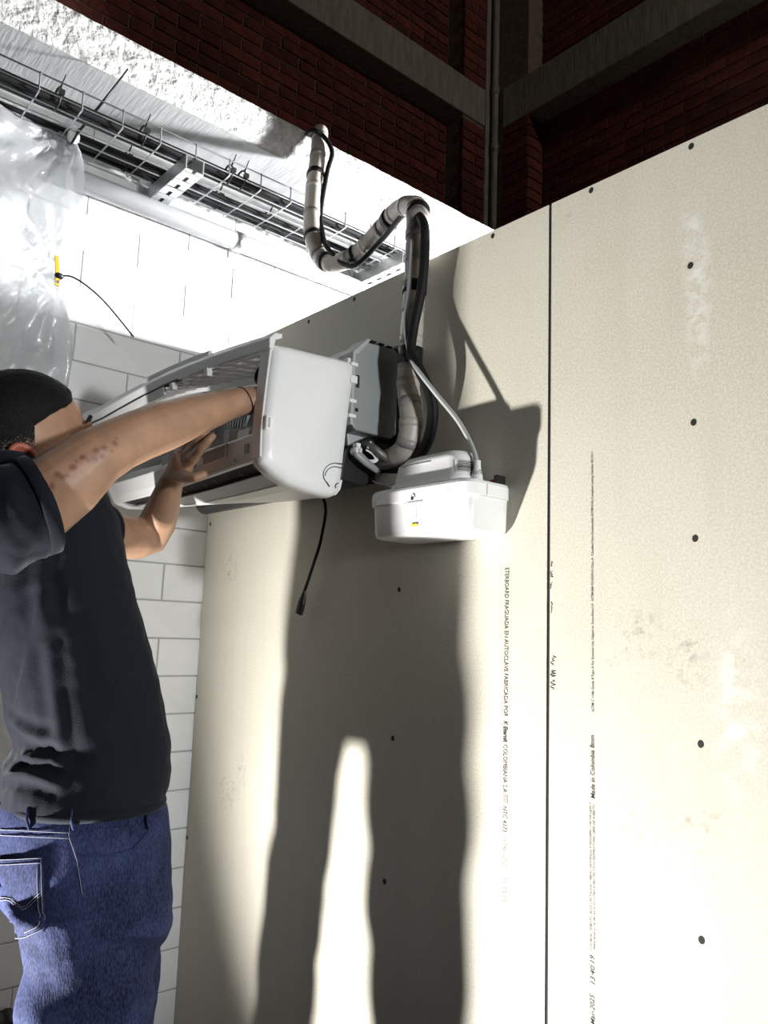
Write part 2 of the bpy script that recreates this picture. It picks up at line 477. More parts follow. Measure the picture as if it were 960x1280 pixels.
brick_field(wr, 'Y', YR, -.985, 1.2, ZB1, 6.3, 60)
# corner pilasters (brick) and ring beams (concrete)
cp = setting('wall_pilaster', (0, 0, 0), 'brick pilasters either side of the dark corner')
obj('mortar_bed', MB().box((XL-.02, 2.357, 2.4), (XP-.008, 2.80, 7.4)), M_MORTAR, cp)
obj('mortar_bed', MB().box((-1.28, YP+.008, 2.4), (-.998, 2.80, 7.4)), M_MORTAR, cp)
brick_field(cp, 'X', XP, 2.350, 2.56, 3.9, ZB0, 40)
brick_field(cp, 'X', XP, 2.350, 2.56, ZB1, 6.6, 30)
brick_field(cp, 'Y', YP, -1.20, -.990, 3.9, ZB0, 40)
def side_bricks():
    me = MB().box((-.03, 0, -BRICK_H/2), (0, .14, BRICK_H/2)).mesh('brick'); me.materials.append(M_BRICK)
    for r in range(16):
        o = link('brick', me, None, cp); o.location = (-.985, YP+.004, 3.9+(r+.5)*(BRICK_H+JT))
side_bricks()
rb = setting('trim_2', (0, 0, 0), 'weathered concrete ring beams round the brick walls')
o1 = obj('ring_beam', MB().box((XL-.05, -2.6, ZB0), (XP+.004, YP-.06, ZB1)), M_DARKCON, rb, bev=.006)
o2 = obj('ring_beam', MB().box((-1.20, YP-.004, ZB0-.03), (4.4, YR+.05, ZB1-.01)), M_DARKCON, rb, bev=.006)
obj('corner_column', MB().box((XP-.04, YP-.075, 2.4), (XP+.012, YP+.03, 7.4)), M_DARKCON, rb)
# pipe rising in the corner
t = thing('corner_conduit', (XP+.045, YP-.02, 2.6), 'thin vertical pale pipe running up the dark brick corner', 'pipe')
obj('pipe', MB().tube([(XP+.045, YP-.02, 2.6), (XP+.045, YP-.02, 7.2)], .022, 12), M_DARKCON, t, True)
for z in (4.86, 5.28): obj('coupling', MB().tube([(XP+.045, YP-.02, z-.03), (XP+.045, YP-.02, z+.03)], .027, 12), M_DARKCON, t, True)
rc = obj('ceiling', MB().box((-1.6, -2.6, 7.4), (4.4, 3.0, 7.5)), M_DARKCON); rc['kind'] = 'structure'; rc['label'] = 'dark high ceiling slab'
#@@OBJECTS

# ================================================================== CABLE TRAY, CABLES, CONDUITS
YT0, YT1 = -1.6, 2.2
ZT = 2.868
tray = thing('cable_tray', (.13, .3, ZT), 'wire mesh cable tray running under the concrete edge beam', 'cable tray')
for x, z in ((.225, ZT+.05), (.225, ZT+.012), (.20, ZT-.004), (.15, ZT-.004), (.10, ZT-.004), (.05, ZT-.004), (.03, ZT+.012), (.03, ZT+.05)):
    obj('long_wire', MB().tube([(x, YT0, z), (x, YT1, z)], .0022, 6), M_STEEL, tray, True)
cw = MB().tube(smoothpath([(.227, 0, ZT+.052), (.227, 0, ZT+.012), (.215, 0, ZT), (.04, 0, ZT), (.028, 0, ZT+.012), (.028, 0, ZT+.052)], 3), .0022, 6).mesh('cross_wire', True)
cw.materials.append(M_STEEL)
for k in range(37):
    o = link('cross_wire', cw, None, tray); o.location.y = YT0+.05+k*.1015
def wavy(x, z, y0, y1, ax, az, seed, n=50):
    return [Vector((x+ax*noise.noise(Vector((y*1.7, seed, 0))), y, z+az*noise.noise(Vector((y*2.1, seed, 9))))) for y in (lerp(y0, y1, i/n) for i in range(n+1))]
cab_specs = [(.208, .0120, .0085), (.190, .0115, .008), (.173, .0105, .007), (.199, .0272, .0072), (.1815, .0258, .0062),
             (.066, .0160, .0125), (.045, .0115, .008), (.057, .0365, .0085), (.0875, .0110, .0075), (.0405, .0275, .0062), (.104, .0095, .006)]
side_words = ['front bundle nearest the room', 'rear bundle against the wall']
ordinal = ['lowest', 'inner', 'middle', 'outermost', 'innermost', 'thickest', 'wall-side', 'upper middle', 'room-side', 'top wall-side', 'loose thin']
for i, (x, dz, r) in enumerate(cab_specs):
    front = i < 5
    o = obj('cable', MB().tube(wavy(x, ZT+dz, YT0, YT1, .007, .0, 2.0 if front else 8.0, 60), r, 7), M_RUBBER if (i % 3 != 2) else mat('grey_cable', (.03, .031, .033), .55), None, True)
    tag(o, '%s black cable of the tray\'s %s' % (ordinal[i], side_words[0 if front else 1]), 'cable', 'cables lying in the wire tray')
def small_tie(c, axis, r, name, label, tail=None, grp='black cable ties on the tray'):
    t = thing(name, c, label, 'cable tie', grp)
    pts = []
    for k in range(17):
        a = 2*PI*k/16
        pts.append(Vector(c)+Vector((math.cos(a)*r, 0, math.sin(a)*r)))
    obj('loop', MB().tube(pts, .0028, 6), M_BLACKP, t, True)
    obj('head', MB().box((c[0]+r-.003, c[1]-.006, c[2]-.006), (c[0]+r+.009, c[1]+.006, c[2]+.006)), M_BLACKP, t)
    if tail: obj('tail', MB().tube(tail, [.0024]*(len(tail)-1)+[.0012], 6), M_BLACKP, t, True)
tie_px = [(72, 118, .2), (178, 163, .2), (158, 190, .06), (285, 215, .2), (301, 222, .2), (271, 243, .06), (333, 272, .06), (462, 295, .2)]
tie_words = ['leftmost tie on the front cables', 'tie on the front cables left of the first bracket', 'tie on the rear cables left of the first bracket', 'left of two close ties on the front cables', 'right of two close ties on the front cables',
             'tie on the rear cables right of the first bracket', 'tie on the rear cables near the wrapped pipe', 'rightmost tie above the second bracket']
for (px, py, x), w_ in zip(tie_px, tie_words):
    p = pX(px, py, x); p.z = ZT+.022
    small_tie(p, 'Y', .027, 'cable_tie', 'small black cable tie, '+w_, [p+Vector((.02, 0, .02)), p+Vector((.03, .006, .05))])

# strut brackets carrying the tray
def bracket(y, label):
    t = thing('strut_bracket', (.0, y, ZT-.06), label, 'bracket', 'strut brackets under the tray')
    for dy in (-.026, .026):
        sgn = 1 if dy > 0 else -1
        prof = [(0, 0), (.021*-sgn, 0), (.021*-sgn, .003), (.003*-sgn, .003), (.003*-sgn, .038), (.021*-sgn, .038), (.021*-sgn, .041), (0, .041)]
        obj('channel', MB().loft([[(x, y+dy+a, ZT-.052+b) for a, b in prof] for x in (.012, .262)]), M_STEEL, t)
    for k in range(5):
        x = .035+k*.048
        obj('slot_bridge', MB().box((x, y-.024, ZT-.0535), (x+.022, y+.024, ZT-.050)), M_STEEL, t)
    obj('wall_plate', MB().box((.001, y-.045, ZT-.060), (.012, y+.045, ZT+.03)), M_STEEL, t, bev=.002)
    for dz in (-.045, .015): obj('bolt', MB().tube([(.012, y, ZT+dz), (.022, y, ZT+dz)], .008, 6), M_STEEL, t)
bracket(pX(205, 235, .08).y, 'galvanised strut bracket under the tray, left one above the bare white wall')
bracket(pX(470, 345, .1).y, 'galvanised strut bracket under the tray, half hidden behind the partition top')
# conduits along the wall below the tray
def conduit(x, z, r, label):
    t = thing('wall_conduit', (x, .3, z), label, 'conduit')
    obj('pipe', MB().tube([(x, YT0, z), (x, YT1, z)], r, 20), M_PVC, t, True)
    for y in (-1.05, .02, 1.2):
        obj('saddle', MB().tube([(x, y-.012, z), (x, y+.012, z)], r+.003, 20), M_STEEL, t, True)
        obj('saddle_foot', MB().box((0.0005, y-.012, z-r-.016), (.004, y+.012, z+r+.016)), M_STEEL, t)
conduit(.034, 2.80, .028, 'thick grey conduit on the white wall below the cable tray')

# ================================================================== PLASTIC SHEET
def plastic_material():
    m = bpy.data.materials.new('clear_plastic_film'); m.use_nodes = True
    nt = m.node_tree; N = nt.nodes; L = nt.links
    for n_ in list(N): N.remove(n_)
    out = N.new('ShaderNodeOutputMaterial')
    tr = N.new('ShaderNodeBsdfTransparent'); tr.inputs[0].default_value = (.95, .96, .97, 1)
    tl = N.new('ShaderNodeBsdfTranslucent'); tl.inputs[0].default_value = (.85, .86, .87, 1)
    df = N.new('ShaderNodeBsdfDiffuse'); df.inputs[0].default_value = (.72, .73, .74, 1)
    gl = N.new('ShaderNodeBsdfGlossy'); gl.inputs[0].default_value = (.9, .9, .9, 1); gl.inputs[1].default_value = .18
    a = N.new('ShaderNodeMixShader'); a.inputs[0].default_value = .5; L.new(tl.outputs[0], a.inputs[1]); L.new(df.outputs[0], a.inputs[2])
    b = N.new('ShaderNodeMixShader'); b.inputs[0].default_value = .15; L.new(a.outputs[0], b.inputs[1]); L.new(gl.outputs[0], b.inputs[2])
    c = N.new('ShaderNodeMixShader'); c.inputs[0].default_value = .5; L.new(tr.outputs[0], c.inputs[1]); L.new(b.outputs[0], c.inputs[2])
    tc = N.new('ShaderNodeTexCoord'); nz_ = N.new('ShaderNodeTexNoise'); nz_.inputs['Scale'].default_value = 16; nz_.inputs['Detail'].default_value = 7; nz_.inputs['Distortion'].default_value = 1.2
    L.new(tc.outputs['Object'], nz_.inputs['Vector'])
    bp = N.new('ShaderNodeBump'); bp.inputs['Strength'].default_value = .35; bp.inputs['Distance'].default_value = .015
    L.new(nz_.outputs['Fac'], bp.inputs['Height'])
    for s_ in (gl, df, tl): L.new(bp.outputs[0], s_.inputs['Normal'])
    L.new(c.outputs[0], out.inputs['Surface'])
    return m
def sheet():
    ny, nz = 90, 150; vs = []; fs = []
    ties = [(-.497, 2.885), (-.507, 2.503)]
    for j in range(nz+1):
        v = j/nz; z = lerp(1.165, 2.888, v)
        # right edge drawn in at the ties
        edge = -.468
        for ty, tz in ties:
            edge -= .034*math.exp(-((z-tz)/.10)**2)
        edge += .006*math.sin(z*9)
        for i in range(ny+1):
            u = i/ny; y = lerp(-1.55, edge, u)
            x = .10
            x += .022*math.sin(y*23+1.5*math.sin(z*2.1))*(.35+.65*(1-v)) + .012*noise.noise(Vector((y*7, z*3, 2)))
            x += .010*noise.fractal(Vector((y*12, z*12, 5)), 1, 2, 4)
            for ty, tz in ties:      # creases radiating from the ties
                d = math.hypot(y-ty, z-tz); a = math.atan2(z-tz, y-ty)
                x += .016*math.sin(a*17)*math.exp(-d/.20)*min(1, d/.03)
            zz = z
            if v > .93: zz = z-(1-math.exp(-abs(y+.497)/.25))*.012*(v-.93)/.07*math.sin(y*14+1)
            vs.append((x, y, zz))
    for j in range(nz):
        for i in range(ny):
            a = j*(ny+1)+i; fs.append((a, a+1, a+ny+2, a+ny+1))
    return MB().add(vs, fs)
sh = obj('plastic_sheet', sheet(), plastic_material(), None, True)
sd = sh.modifiers.new('thickness', 'SOLIDIFY'); sd.thickness = .0006
tag(sh, 'crumpled translucent plastic sheet tied up beside the white wall', 'plastic sheet')
p = pX(94, 170, .12)
t = thing('cable_tie', p, 'long black cable tie knotted at the plastic sheet\'s top corner, tail pointing up', 'cable tie', 'black cable ties holding the sheet')
obj('loop', MB().tube([p+Vector((math.cos(a)*.018, math.sin(a*1)*.006, math.sin(a)*.02)) for a in (2*PI*k/14 for k in range(15))], .0035, 6), M_BLACKP, t, True)
obj('tail', MB().tube([p, pX(125, 132, .205), pX(160, 86, .255)], [.0036, .0034, .0020], 6), M_BLACKP, t, True)
obj('gathered_film', MB().ellipsoid(p+Vector((0, -.004, -.004)), (.016, .016, .018), 12, 8), M_WHITEP2, t, True)
p = pX(74, 345, .11)
t = thing('cable_tie', p, 'black cable tie on the plastic sheet\'s edge, long tail drooping right', 'cable tie', 'black cable ties holding the sheet')
obj('head', MB().ellipsoid(p, (.010, .012, .008), 10, 6), M_BLACKP, t, True)
obj('tail', MB().tube(smoothpath([p, pX(90, 346, .12), pX(112, 360, .13), pX(135, 382, .13), pX(167, 421, .12)], 6), .0024, 6), M_BLACKP, t, True)
a = pX(70.5, 320, .105); b = pX(70.5, 357, .105)
o = obj('yellow_tape', MB().loft([[c+Vector((dx, dy, 0)) for dx, dy in ((-.002, -.004), (.003, -.004), (.003, .005), (-.002, .005))] for c in (b, (a+b)/2+Vector((.004, 0, 0)), a)]), M_YELT)
tag(o, 'short strip of yellow tape on the plastic sheet beside the drooping tie', 'tape')

# ================================================================== AIR CONDITIONER CHASSIS (on the partition)
XC = .836
chs = thing('air_conditioner_unit', (.46, -.07, 2.05), 'grey air conditioner body fixed on the board partition', 'air conditioner')
prof = [(-.140, 2.056), (-.146, 2.07), (-.146, 2.208), (-.112, 2.243), (-.030, 2.247), (-.022, 2.235), (-.022, 2.062), (-.035, 2.05), (-.130, 2.05)]
obj('end_box', MB().prism_x(prof, .70, XC), M_GREYP, chs, bev=.004, seg=3)
obj('end_lip', MB().prism_x([(-.150, 2.058), (-.150, 2.212), (-.143, 2.212), (-.143, 2.058)], .79, XC+.004), M_LGREYP, chs, bev=.001)
obj('end_lip', MB().prism_x([(-.1495, 2.211), (-.114, 2.248), (-.104, 2.248), (-.139, 2.207)], .79, XC+.004), M_LGREYP, chs, bev=.001)
for z, h in ((2.184, .008), (2.152, .016), (2.107, .008), (2.076, .008)):
    obj('clip', MB().box((XC-.01, -.156, z-h/2), (XC+.007, -.138, z+h/2)), M_WHITEP, chs, bev=.0015)
for z, h in ((2.152, .026), (2.092, .007)):
    obj('clip_slot', MB().box((XC-.002, -.137, z-h/2), (XC+.0012, -.129, z+h/2)), M_DARK, chs)
for k in range(4):
    y = -.10+k*.022
    obj('top_vent', MB().box((XC-.06, y, 2.2462), (XC+.001, y+.013, 2.2495)), M_DARK, chs)
obj('back_plate', MB().box((.06, -.0205, 2.02), (XC+.012, -.002, 2.262)), M_BLACKP, chs, bev=.003)
obj('evaporator', MB().prism_x([(-.118, 2.06), (-.138, 2.12), (-.128, 2.20), (-.10, 2.235), (-.03, 2.235), (-.03, 2.055), (-.11, 2.055)], .10, .70), M_FIN, chs)
for k in range(44):
    x = .11+k*.0134
    obj('fin', MB().prism_x([(-.121, 2.06), (-.141, 2.12), (-.131, 2.203), (-.115, 2.20), (-.128, 2.12), (-.11, 2.06)], x, x+.0018), M_LGREYP, chs)
obj('drain_pan', MB().prism_x([(-.122, 2.026), (-.126, 2.052), (-.118, 2.054), (-.04, 2.046), (-.04, 2.012), (-.11, 2.012)], .10, .80), M_LGREYP, chs, bev=.003)
obj('fan_drum', MB().tube([(.10, -.065, 1.98), (.65, -.065, 1.98)], .030, 20), M_BLACKP, chs, True)
obj('end_bulkhead', MB().prism_x([(-.245, 2.045), (-.255, 2.10), (-.235, 2.165), (-.148, 2.165), (-.148, 2.06)], .735, .772), M_LGREYP, chs, bev=.004)
obj('end_bulkhead', MB().prism_x([(-.225, 2.075), (-.235, 2.11), (-.215, 2.16), (-.142, 2.165), (-.142, 2.07)], .64, .655), M_LGREYP, chs, bev=.003)
obj('control_box', MB().box((.66, -.215, 2.07), (.733, -.140, 2.162)), M_GREYP, chs, bev=.004)
for k in range(4):
    z = 2.082+k*.021
    obj('box_rib', MB().box((.662, -.219, z), (.73, -.214, z+.006)), M_LGREYP, chs)
for x in (.25, .45, .60):
    obj('filter_post', MB().prism_x([(-.140, 2.07), (-.165, 2.12), (-.150, 2.165), (-.140, 2.165), (-.150, 2.12), (-.128, 2.07)], x, x+.014), M_LGREYP, chs, bev=.001)
obj('dark_bracket', MB().prism_x([(-.16, 1.945), (-.15, 2.01), (-.09, 2.045), (-.02, 2.04), (-.02, 1.965), (-.10, 1.94)], .66, .826), M_BLACKP, chs, bev=.004)
# copper ends, cap and wires under the end box
obj('pipe_stub', MB().tube(smoothpath([(.80, -.10, 2.03), (.845, -.10, 2.02), (.86, -.085, 2.005), (.86, -.06, 1.995)], 4), .009, 10), M_COPPER, chs, True)
capc = pX(447.5, 563, XC+.012)
obj('round_cap', MB().tube([capc+Vector((-.016, 0, 0)), capc+Vector((.004, 0, 0))], .0085, 20), M_WHITEP, chs, True, bev=.001)
obj('cap_tab', MB().box((capc.x-.01, capc.y-.006, capc.z+.008), (capc.x+.003, capc.y+.004, capc.z+.0145)), M_WHITEP, chs)
for a_ in range(3):
    an = PI*a_/3
    dv = Vector((0, math.cos(an), math.sin(an)))*.0072
    obj('cap_rib', MB().tube([capc+Vector((.0045, 0, 0))-dv, capc+Vector((.0045, 0, 0))+dv], .0008, 5), M_LGREYP, chs)
obj('lever_arm', MB().tube([capc+Vector((0, .0, -.008)), capc+Vector((.004, .02, -.022)), capc+Vector((.006, .05, -.036))], [.010, .009, .006], 8, True, .5), M_GREYP, chs, True)
for k in range(4):
    d_ = k*.0055
    cw_ = [pX(462-k*1.6, 552+k*3.4, XC+.01), pX(470-k*1.4, 559+k*3, XC+.014), pX(474-k*1.8, 568+k*2, XC+.016), pX(470-k*2, 577-k*.4, XC+.014), pX(459-k*1.5, 578-k*1.5, XC+.008)]
    obj('white_wire', MB().tube(smoothpath(cw_, 5), .0021, 6), M_WHITEP, chs, True)

# ================================================================== AIR CONDITIONER FRONT COVER (being pulled off, twisted)
cvr = thing('air_conditioner_cover', (.46, -.28, 1.90), 'white air conditioner front cover, pulled off its grey body and held by the man', 'air conditioner cover')
LEN = .756
TF0 = Vector((-.340, 2.180)); TF1 = Vector((-.405, 2.150))
def CV(s, y, z, bow=0.0):
    th = math.radians(26)*s*s*(3-2*s)*.55+math.radians(26)*s*.45
    c, sn = math.cos(th), math.sin(th)
    tf = TF0.lerp(TF1, s); dy, dz = y-TF0.x, z-TF0.y
    return Vector((XC-LEN*s, tf.x+c*dy-sn*dz, tf.y+sn*dy+c*dz+bow*math.sin(PI*min(1, s*1.15))))
def cv_loft(poly, s0, s1, n=16, bow=0.0):
    return MB().loft([[CV(lerp(s0, s1, i/n), y, z, bow) for y, z in poly] for i in range(n+1)])
# end panel outline traced round its real rim, at its own plane
rim_px = [(343, 429), (362, 432.5), (390, 439.5), (420, 446.5), (441, 452), (443, 456), (441.5, 480), (437, 513), (433, 549), (429, 585), (426.5, 605), (425, 613), (421, 619), (415, 621.5), (404, 620.5), (385, 615.5), (360, 606.5), (341, 593.5), (327, 579)]
rim = [pX(px, py, XC) for px, py in rim_px]
rim = [(v.y, v.z) for v in rim]
front_edge = [(-.3515, 1.962), (-.3525, 2.00), (-.350, 2.06), (-.346, 2.12), (-.342, 2.165), (-.339, 2.177)]
outline = rim + front_edge
cy_ = sum(a for a, b in outline)/len(outline); cz_ = sum(b for a, b in outline)/len(outline)
def shrink(pl, k, d=0): return [(cy_+(a-cy_)*k, cz_+(b-cz_)*k) for a, b in pl]
ep = MB().loft([[(XC-.030, a, b) for a, b in outline], [(XC-.012, a, b) for a, b in outline], [(XC-.004, a, b) for a, b in shrink(outline, .985)],
                [(XC+.0025, a, b) for a, b in shrink(outline, .94)], [(XC+.006, a, b) for a, b in shrink(outline, .80)], [(XC+.008, a, b) for a, b in shrink(outline, .45)]])
o = obj('end_panel', ep, M_WHITEP, cvr, True)
o.data.polygons.foreach_set('use_smooth', [len(p.vertices) == 4 for p in o.data.polygons])
bevel(o, .002, 2, 50)
# front flange of the end panel (faces the room)
ff = [(-.352, 1.958), (-.3535, 2.00), (-.351, 2.06), (-.347, 2.12), (-.343, 2.17)]
fb = [(a+.03, b) for a, b in ff]
obj('end_flange', MB().loft([[CV(s, a, b) for a, b in ff+fb[::-1]] for s in (.004, .03, .044)]), M_WHITEP, cvr, bev=.002)
obj('clip', MB().box((XC-.002, -.3505, 2.008), (XC+.010, -.338, 2.036)), M_WHITEP, cvr, bev=.003, seg=3)
obj('clip_slot', MB().box((XC+.0095, -.347, 2.0125), (XC+.0106, -.3425, 2.0315)), M_LGREYP, cvr)
# knock-out outline for pipes
def arc_px(c, rx, ry, a0, a1, n=14):
    out = []
    for k in range(n+1):
        a = math.radians(lerp(a0, a1, k/n)); out.append((c[0]+rx*math.cos(a), c[1]-ry*math.sin(a)))
    return out
def on_panel(pts, off=.0055): return [pX(a, b, XC+off) for a, b in pts]
obj('knockout_groove', MB().tube(on_panel([(429, 580)]+arc_px((418.5, 593), 14.5, 14, 75, 225)+[(412, 608)], .0066), .0011, 5), M_BLACKP, cvr, True)
obj('knockout_groove', MB().tube(on_panel([(428, 585)]+arc_px((418.5, 595), 12, 11.5, 75, 180), .0068), .0009, 5), M_BLACKP, cvr, True)
obj('knockout_groove', MB().tube(on_panel(arc_px((423, 608), 3.5, 4, 80, 210, 6), .0062), .0009, 5), M_BLACKP, cvr, True)
# top bar with bow
tb = [(-.349, 2.166), (-.350, 2.186), (-.338, 2.199), (-.322, 2.201), (-.322, 2.192), (-.336, 2.186), (-.340, 2.166)]
obj('top_bar', cv_loft(tb, -.004, 1.0, 24, .016), M_WHITEP, cvr, bev=.002)
obj('bar_seam', cv_loft([(-.3508, 2.1655), (-.3508, 2.1685), (-.338, 2.1685), (-.338, 2.1655)], .42, 1.0, 16, .016), M_BLACKP, cvr)
obj('bar_skirt', cv_loft([(-.3495, 2.148), (-.3495, 2.1652), (-.3445, 2.1652), (-.3445, 2.148)], .50, 1.0, 16, .016), M_WHITEP2, cvr)
obj('bar_flange', cv_loft([(-.343, 2.190), (-.339, 2.206), (-.332, 2.208), (-.334, 2.193)], .28, .62, 12, .016), M_WHITEP2, cvr, bev=.001)
for s in (.27, .45, .60, .76):
    obj('bar_catch', cv_loft([(-.350, 2.150), (-.350, 2.168), (-.338, 2.168), (-.338, 2.150)], s, s+.016, 2, .016), M_WHITEP2, cvr, bev=.001)
# top grille
for k in range(7):
    y = -.318+k*.0265
    obj('grille_slat', cv_loft([(y, 2.186), (y, 2.192), (y+.0045, 2.192), (y+.0045, 2.186)], .05, .985, 16, .012), M_WHITEP2, cvr)
for k in range(15):
    s = .08+k*.0625
    obj('grille_rib', cv_loft([(-.325, 2.181), (-.325, 2.187), (-.152, 2.187), (-.152, 2.181)], s, s+.005, 1, .012), M_WHITEP2, cvr)
obj('rear_top_rail', cv_loft([(-.160, 2.178), (-.160, 2.196), (-.1525, 2.196), (-.1525, 2.178)], 0.0, 1.0, 16, .004), M_WHITEP2, cvr)
# lower front body
obj('lower_front', cv_loft([(-.347, 1.956), (-.3495, 1.975), (-.3475, 2.008), (-.335, 2.016), (-.297, 2.024), (-.29, 2.018), (-.29, 1.985), (-.32, 1.956)], .035, .955, 16), M_WHITEP2, cvr, bev=.002)
def pad(s0, s1, y, z0, z1, d, m_, name, y2=None):
    y2 = y if y2 is None else y2
    return obj(name, cv_loft([(y, z0), (y2, z1), (y2+d, z1), (y+d, z0)], s0, s1, 6), m_, cvr)
for z0, z1 in ((1.979, 1.9815), (2.0045, 2.007)):
    pad(.17, .48, -.3515, z0, z1, .006, M_WHITEP, 'recess_rim')
for s in (.17, .475): pad(s, s+.005, -.3515, 1.979, 2.007, .006, M_WHITEP, 'recess_rim')
pad(.175, .475, -.3500, 1.9815, 2.0045, .004, mat('recess_grey', (.40, .405, .40), .5), 'recess_floor')
pad(.30, .34, -.3512, 1.984, 1.998, .004, M_WHITEP2, 'recess_pad')
pad(.10, .50, -.3505, 1.9585, 1.9605, .004, M_LGREYP, 'front_groove')
for s, z0, z1 in ((.062, 1.974, 1.992),):
    pad(s, s+.018, -.3512, z0, z1, .004, M_GREYP, 'screw_recess')
pad(.125, .130, -.3507, 1.966, 1.971, .003, M_GREYP, 'screw_recess')
pad(.50, .52, -.3512, 1.960, 1.982, .004, M_LGREYP, 'front_groove')
for s0, s1, h in ((.10, .16, .018), (.20, .23, .030), (.30, .42, .022), (.56, .62, .02)):
    obj('ledge_block', cv_loft([(-.335, 2.012), (-.33, 2.015+h), (-.305, 2.017+h), (-.30, 2.018)], s0, s1, 3), M_LGREYP if s0 in (.2, .56) else M_WHITEP2, cvr, bev=.002)
# left end of the cover
obj('end_panel', cv_loft([(-.347, 1.958), (-.350, 2.00), (-.340, 2.17), (-.15, 2.18), (-.16, 1.93), (-.19, 1.909), (-.26, 1.913), (-.32, 1.935)], .955, 1.0, 4), M_WHITEP, cvr, bev=.006)
# outlet: solid black block painted as the throat's shade, vane, deflector fins, bottom pan
obj('outlet_shade_block', cv_loft([(-.336, 1.956), (-.282, 1.926), (-.20, 1.924), (-.19, 1.99), (-.30, 1.99)], .03, .957, 14), M_DARK, cvr)
obj('outlet_vane', cv_loft([(-.316, 1.9365), (-.283, 1.9165), (-.277, 1.919), (-.311, 1.9405)], .035, .945, 14), M_LGREYP, cvr, bev=.001)
for k in range(12):
    s = .08+k*.072
    obj('deflector_fin', cv_loft([(-.331, 1.9525), (-.318, 1.9445), (-.300, 1.956), (-.312, 1.962)], s, s+.003, 1), M_BLACKP, cvr)
obj('bottom_pan', cv_loft([(-.288, 1.917), (-.262, 1.9115), (-.22, 1.9085), (-.185, 1.9075), (-.168, 1.912), (-.157, 1.925), (-.153, 1.945), (-.158, 1.945), (-.165, 1.927), (-.185, 1.917), (-.26, 1.920), (-.285, 1.923)], .012, .975, 18), M_WHITEP, cvr, bev=.0015)
obj('black_lead', MB().tube(smoothpath([CV(.115, -.30, 2.165), CV(.115, -.312, 2.145), CV(.10, -.318, 2.125), CV(.06, -.322, 2.115), CV(.035, -.32, 2.116)], 6), .0045, 8), M_RUBBER, cvr, True)

# power cord hanging below the cover
cp_ = [Vector((.60, -.112, 2.0)), pY(405, 625, -.03), pY(402, 670, -.03), pY(391, 708, -.03), pY(381, 738, -.03)]
t = thing('power_cord', cp_[-1], 'black power cord hanging loose below the white cover', 'cord')
obj('cable', MB().tube(smoothpath(cp_, 8), .0036, 8), M_RUBBER, t, True)
e = pY(380, 742, -.03); e2 = pY(373.5, 767, -.03); d = (e2-e)
obj('plug', MB().tube([e-d*.15, e, e+d*.45, e2], [.004, .007, .0125, .0125], 10, False, .6), M_BLACKP, t)

# ================================================================== PIPE BUNDLE
path = [Vector((.02, .30, 3.175)), Vector((.13, .235, 3.178)), pX(400, 166, .235), pX(398, 190, .262), pX(391, 250, .30), pX(391, 296, .35), pX(407, 327, .42), pX(440, 322, .51), pX(474, 290, .62), pX(500, 262, .735),
        Vector((.860, -.005, 2.573)), pY(521, 285, -.043), pY(520, 330, -.045), pY(517, 380, -.045), pY(513, 440, -.05), pY(510, 480, -.05), pY(514, 520, -.055), pY(509, 557, -.055), pY(490, 574, -.05), pY(462, 582, -.045)]
P = smoothpath(path, 8)
bund = thing('wrapped_pipe_bundle', path[6], 'tape-wrapped insulated pipe bundle looping over the partition down to the air conditioner', 'pipe')
obj('wrapped_pipe', MB().tube(P, [.0235+.0006*math.sin(i*1.7) for i in range(len(P))], 18), M_PIPEWRAP, bund, True)
M_WRAP2 = mat('tape_overlap', (0.33, 0.31, 0.285), .38)
for i in range(10, len(P)-14, 5):
    a = P[i]; d = (P[i+1]-P[i-1]).normalized()
    tl_ = Vector((noise.noise(Vector((i, 0, 0))), noise.noise(Vector((0, i, 0))), noise.noise(Vector((0, 0, i)))))*.35
    d2 = (d+tl_).normalized()
    obj('tape_wrap', MB().tube([a-d2*.009, a+d2*.009], [.0247, .0243], 18), M_WRAP2 if (i//5) % 2 else M_PIPEWRAP, bund, True)
def nearest(px, py):
    return min(range(1, len(P)-1), key=lambda i: (proj(P[i])[0]-px)**2+(proj(P[i])[1]-py)**2)
for px, py, w in ((401, 223, .008), (392, 294, .009), (410, 322, .010), (443, 319, .010), (486, 276, .010), (517, 266, .012), (518, 362, .012), (513, 447, .018)):
    i = nearest(px, py); a = P[i]; d = (P[i+1]-P[i-1]).normalized(); d = (d+Vector((0, 0, .25))*(.5 if d.z < .9 else 0)).normalized()
    obj('black_tape_band', MB().tube([a-d*w, a+d*w], .0262, 18), M_TAPE, bund, True)
# black control cable strapped along it
def offs(i, px_off):   # cable beside pipe, on camera's right
    return P[i]+RT*px_off-FW*.008
cab = [Vector((.05, .21, 3.185)), pX(388, 164, .25), pX(404, 170, .285), pX(415, 190, .30), pX(409, 215, .305)]
cab += [pX(401, 262, .325), pX(403, 290, .365), pX(411, 312, .44), pX(440, 333, .53), pX(476, 301, .64), pX(508, 266, .79)]
cab += [pY(528, 276, -.06), pY(531, 310, -.066), pY(527, 360, -.068), pY(517, 410, -.072), pY(514, 440, -.076), pY(522, 458, -.072), pY(537, 490, -.06), pY(541, 520, -.05), pY(533, 555, -.045), pY(512, 582, -.045), pY(488, 592, -.05), pY(462, 590, -.06)]
cabp = smoothpath(cab, 7)
o = obj('control_cable', MB().tube(cabp, [.0068 if i < 74 else (.0100 if i < 105 else .0115) for i in range(len(cabp))], 10), M_RUBBER, None, True)
tag(o, 'thick black cable strapped to the wrapped pipe, looping behind the air conditioner', 'cable')
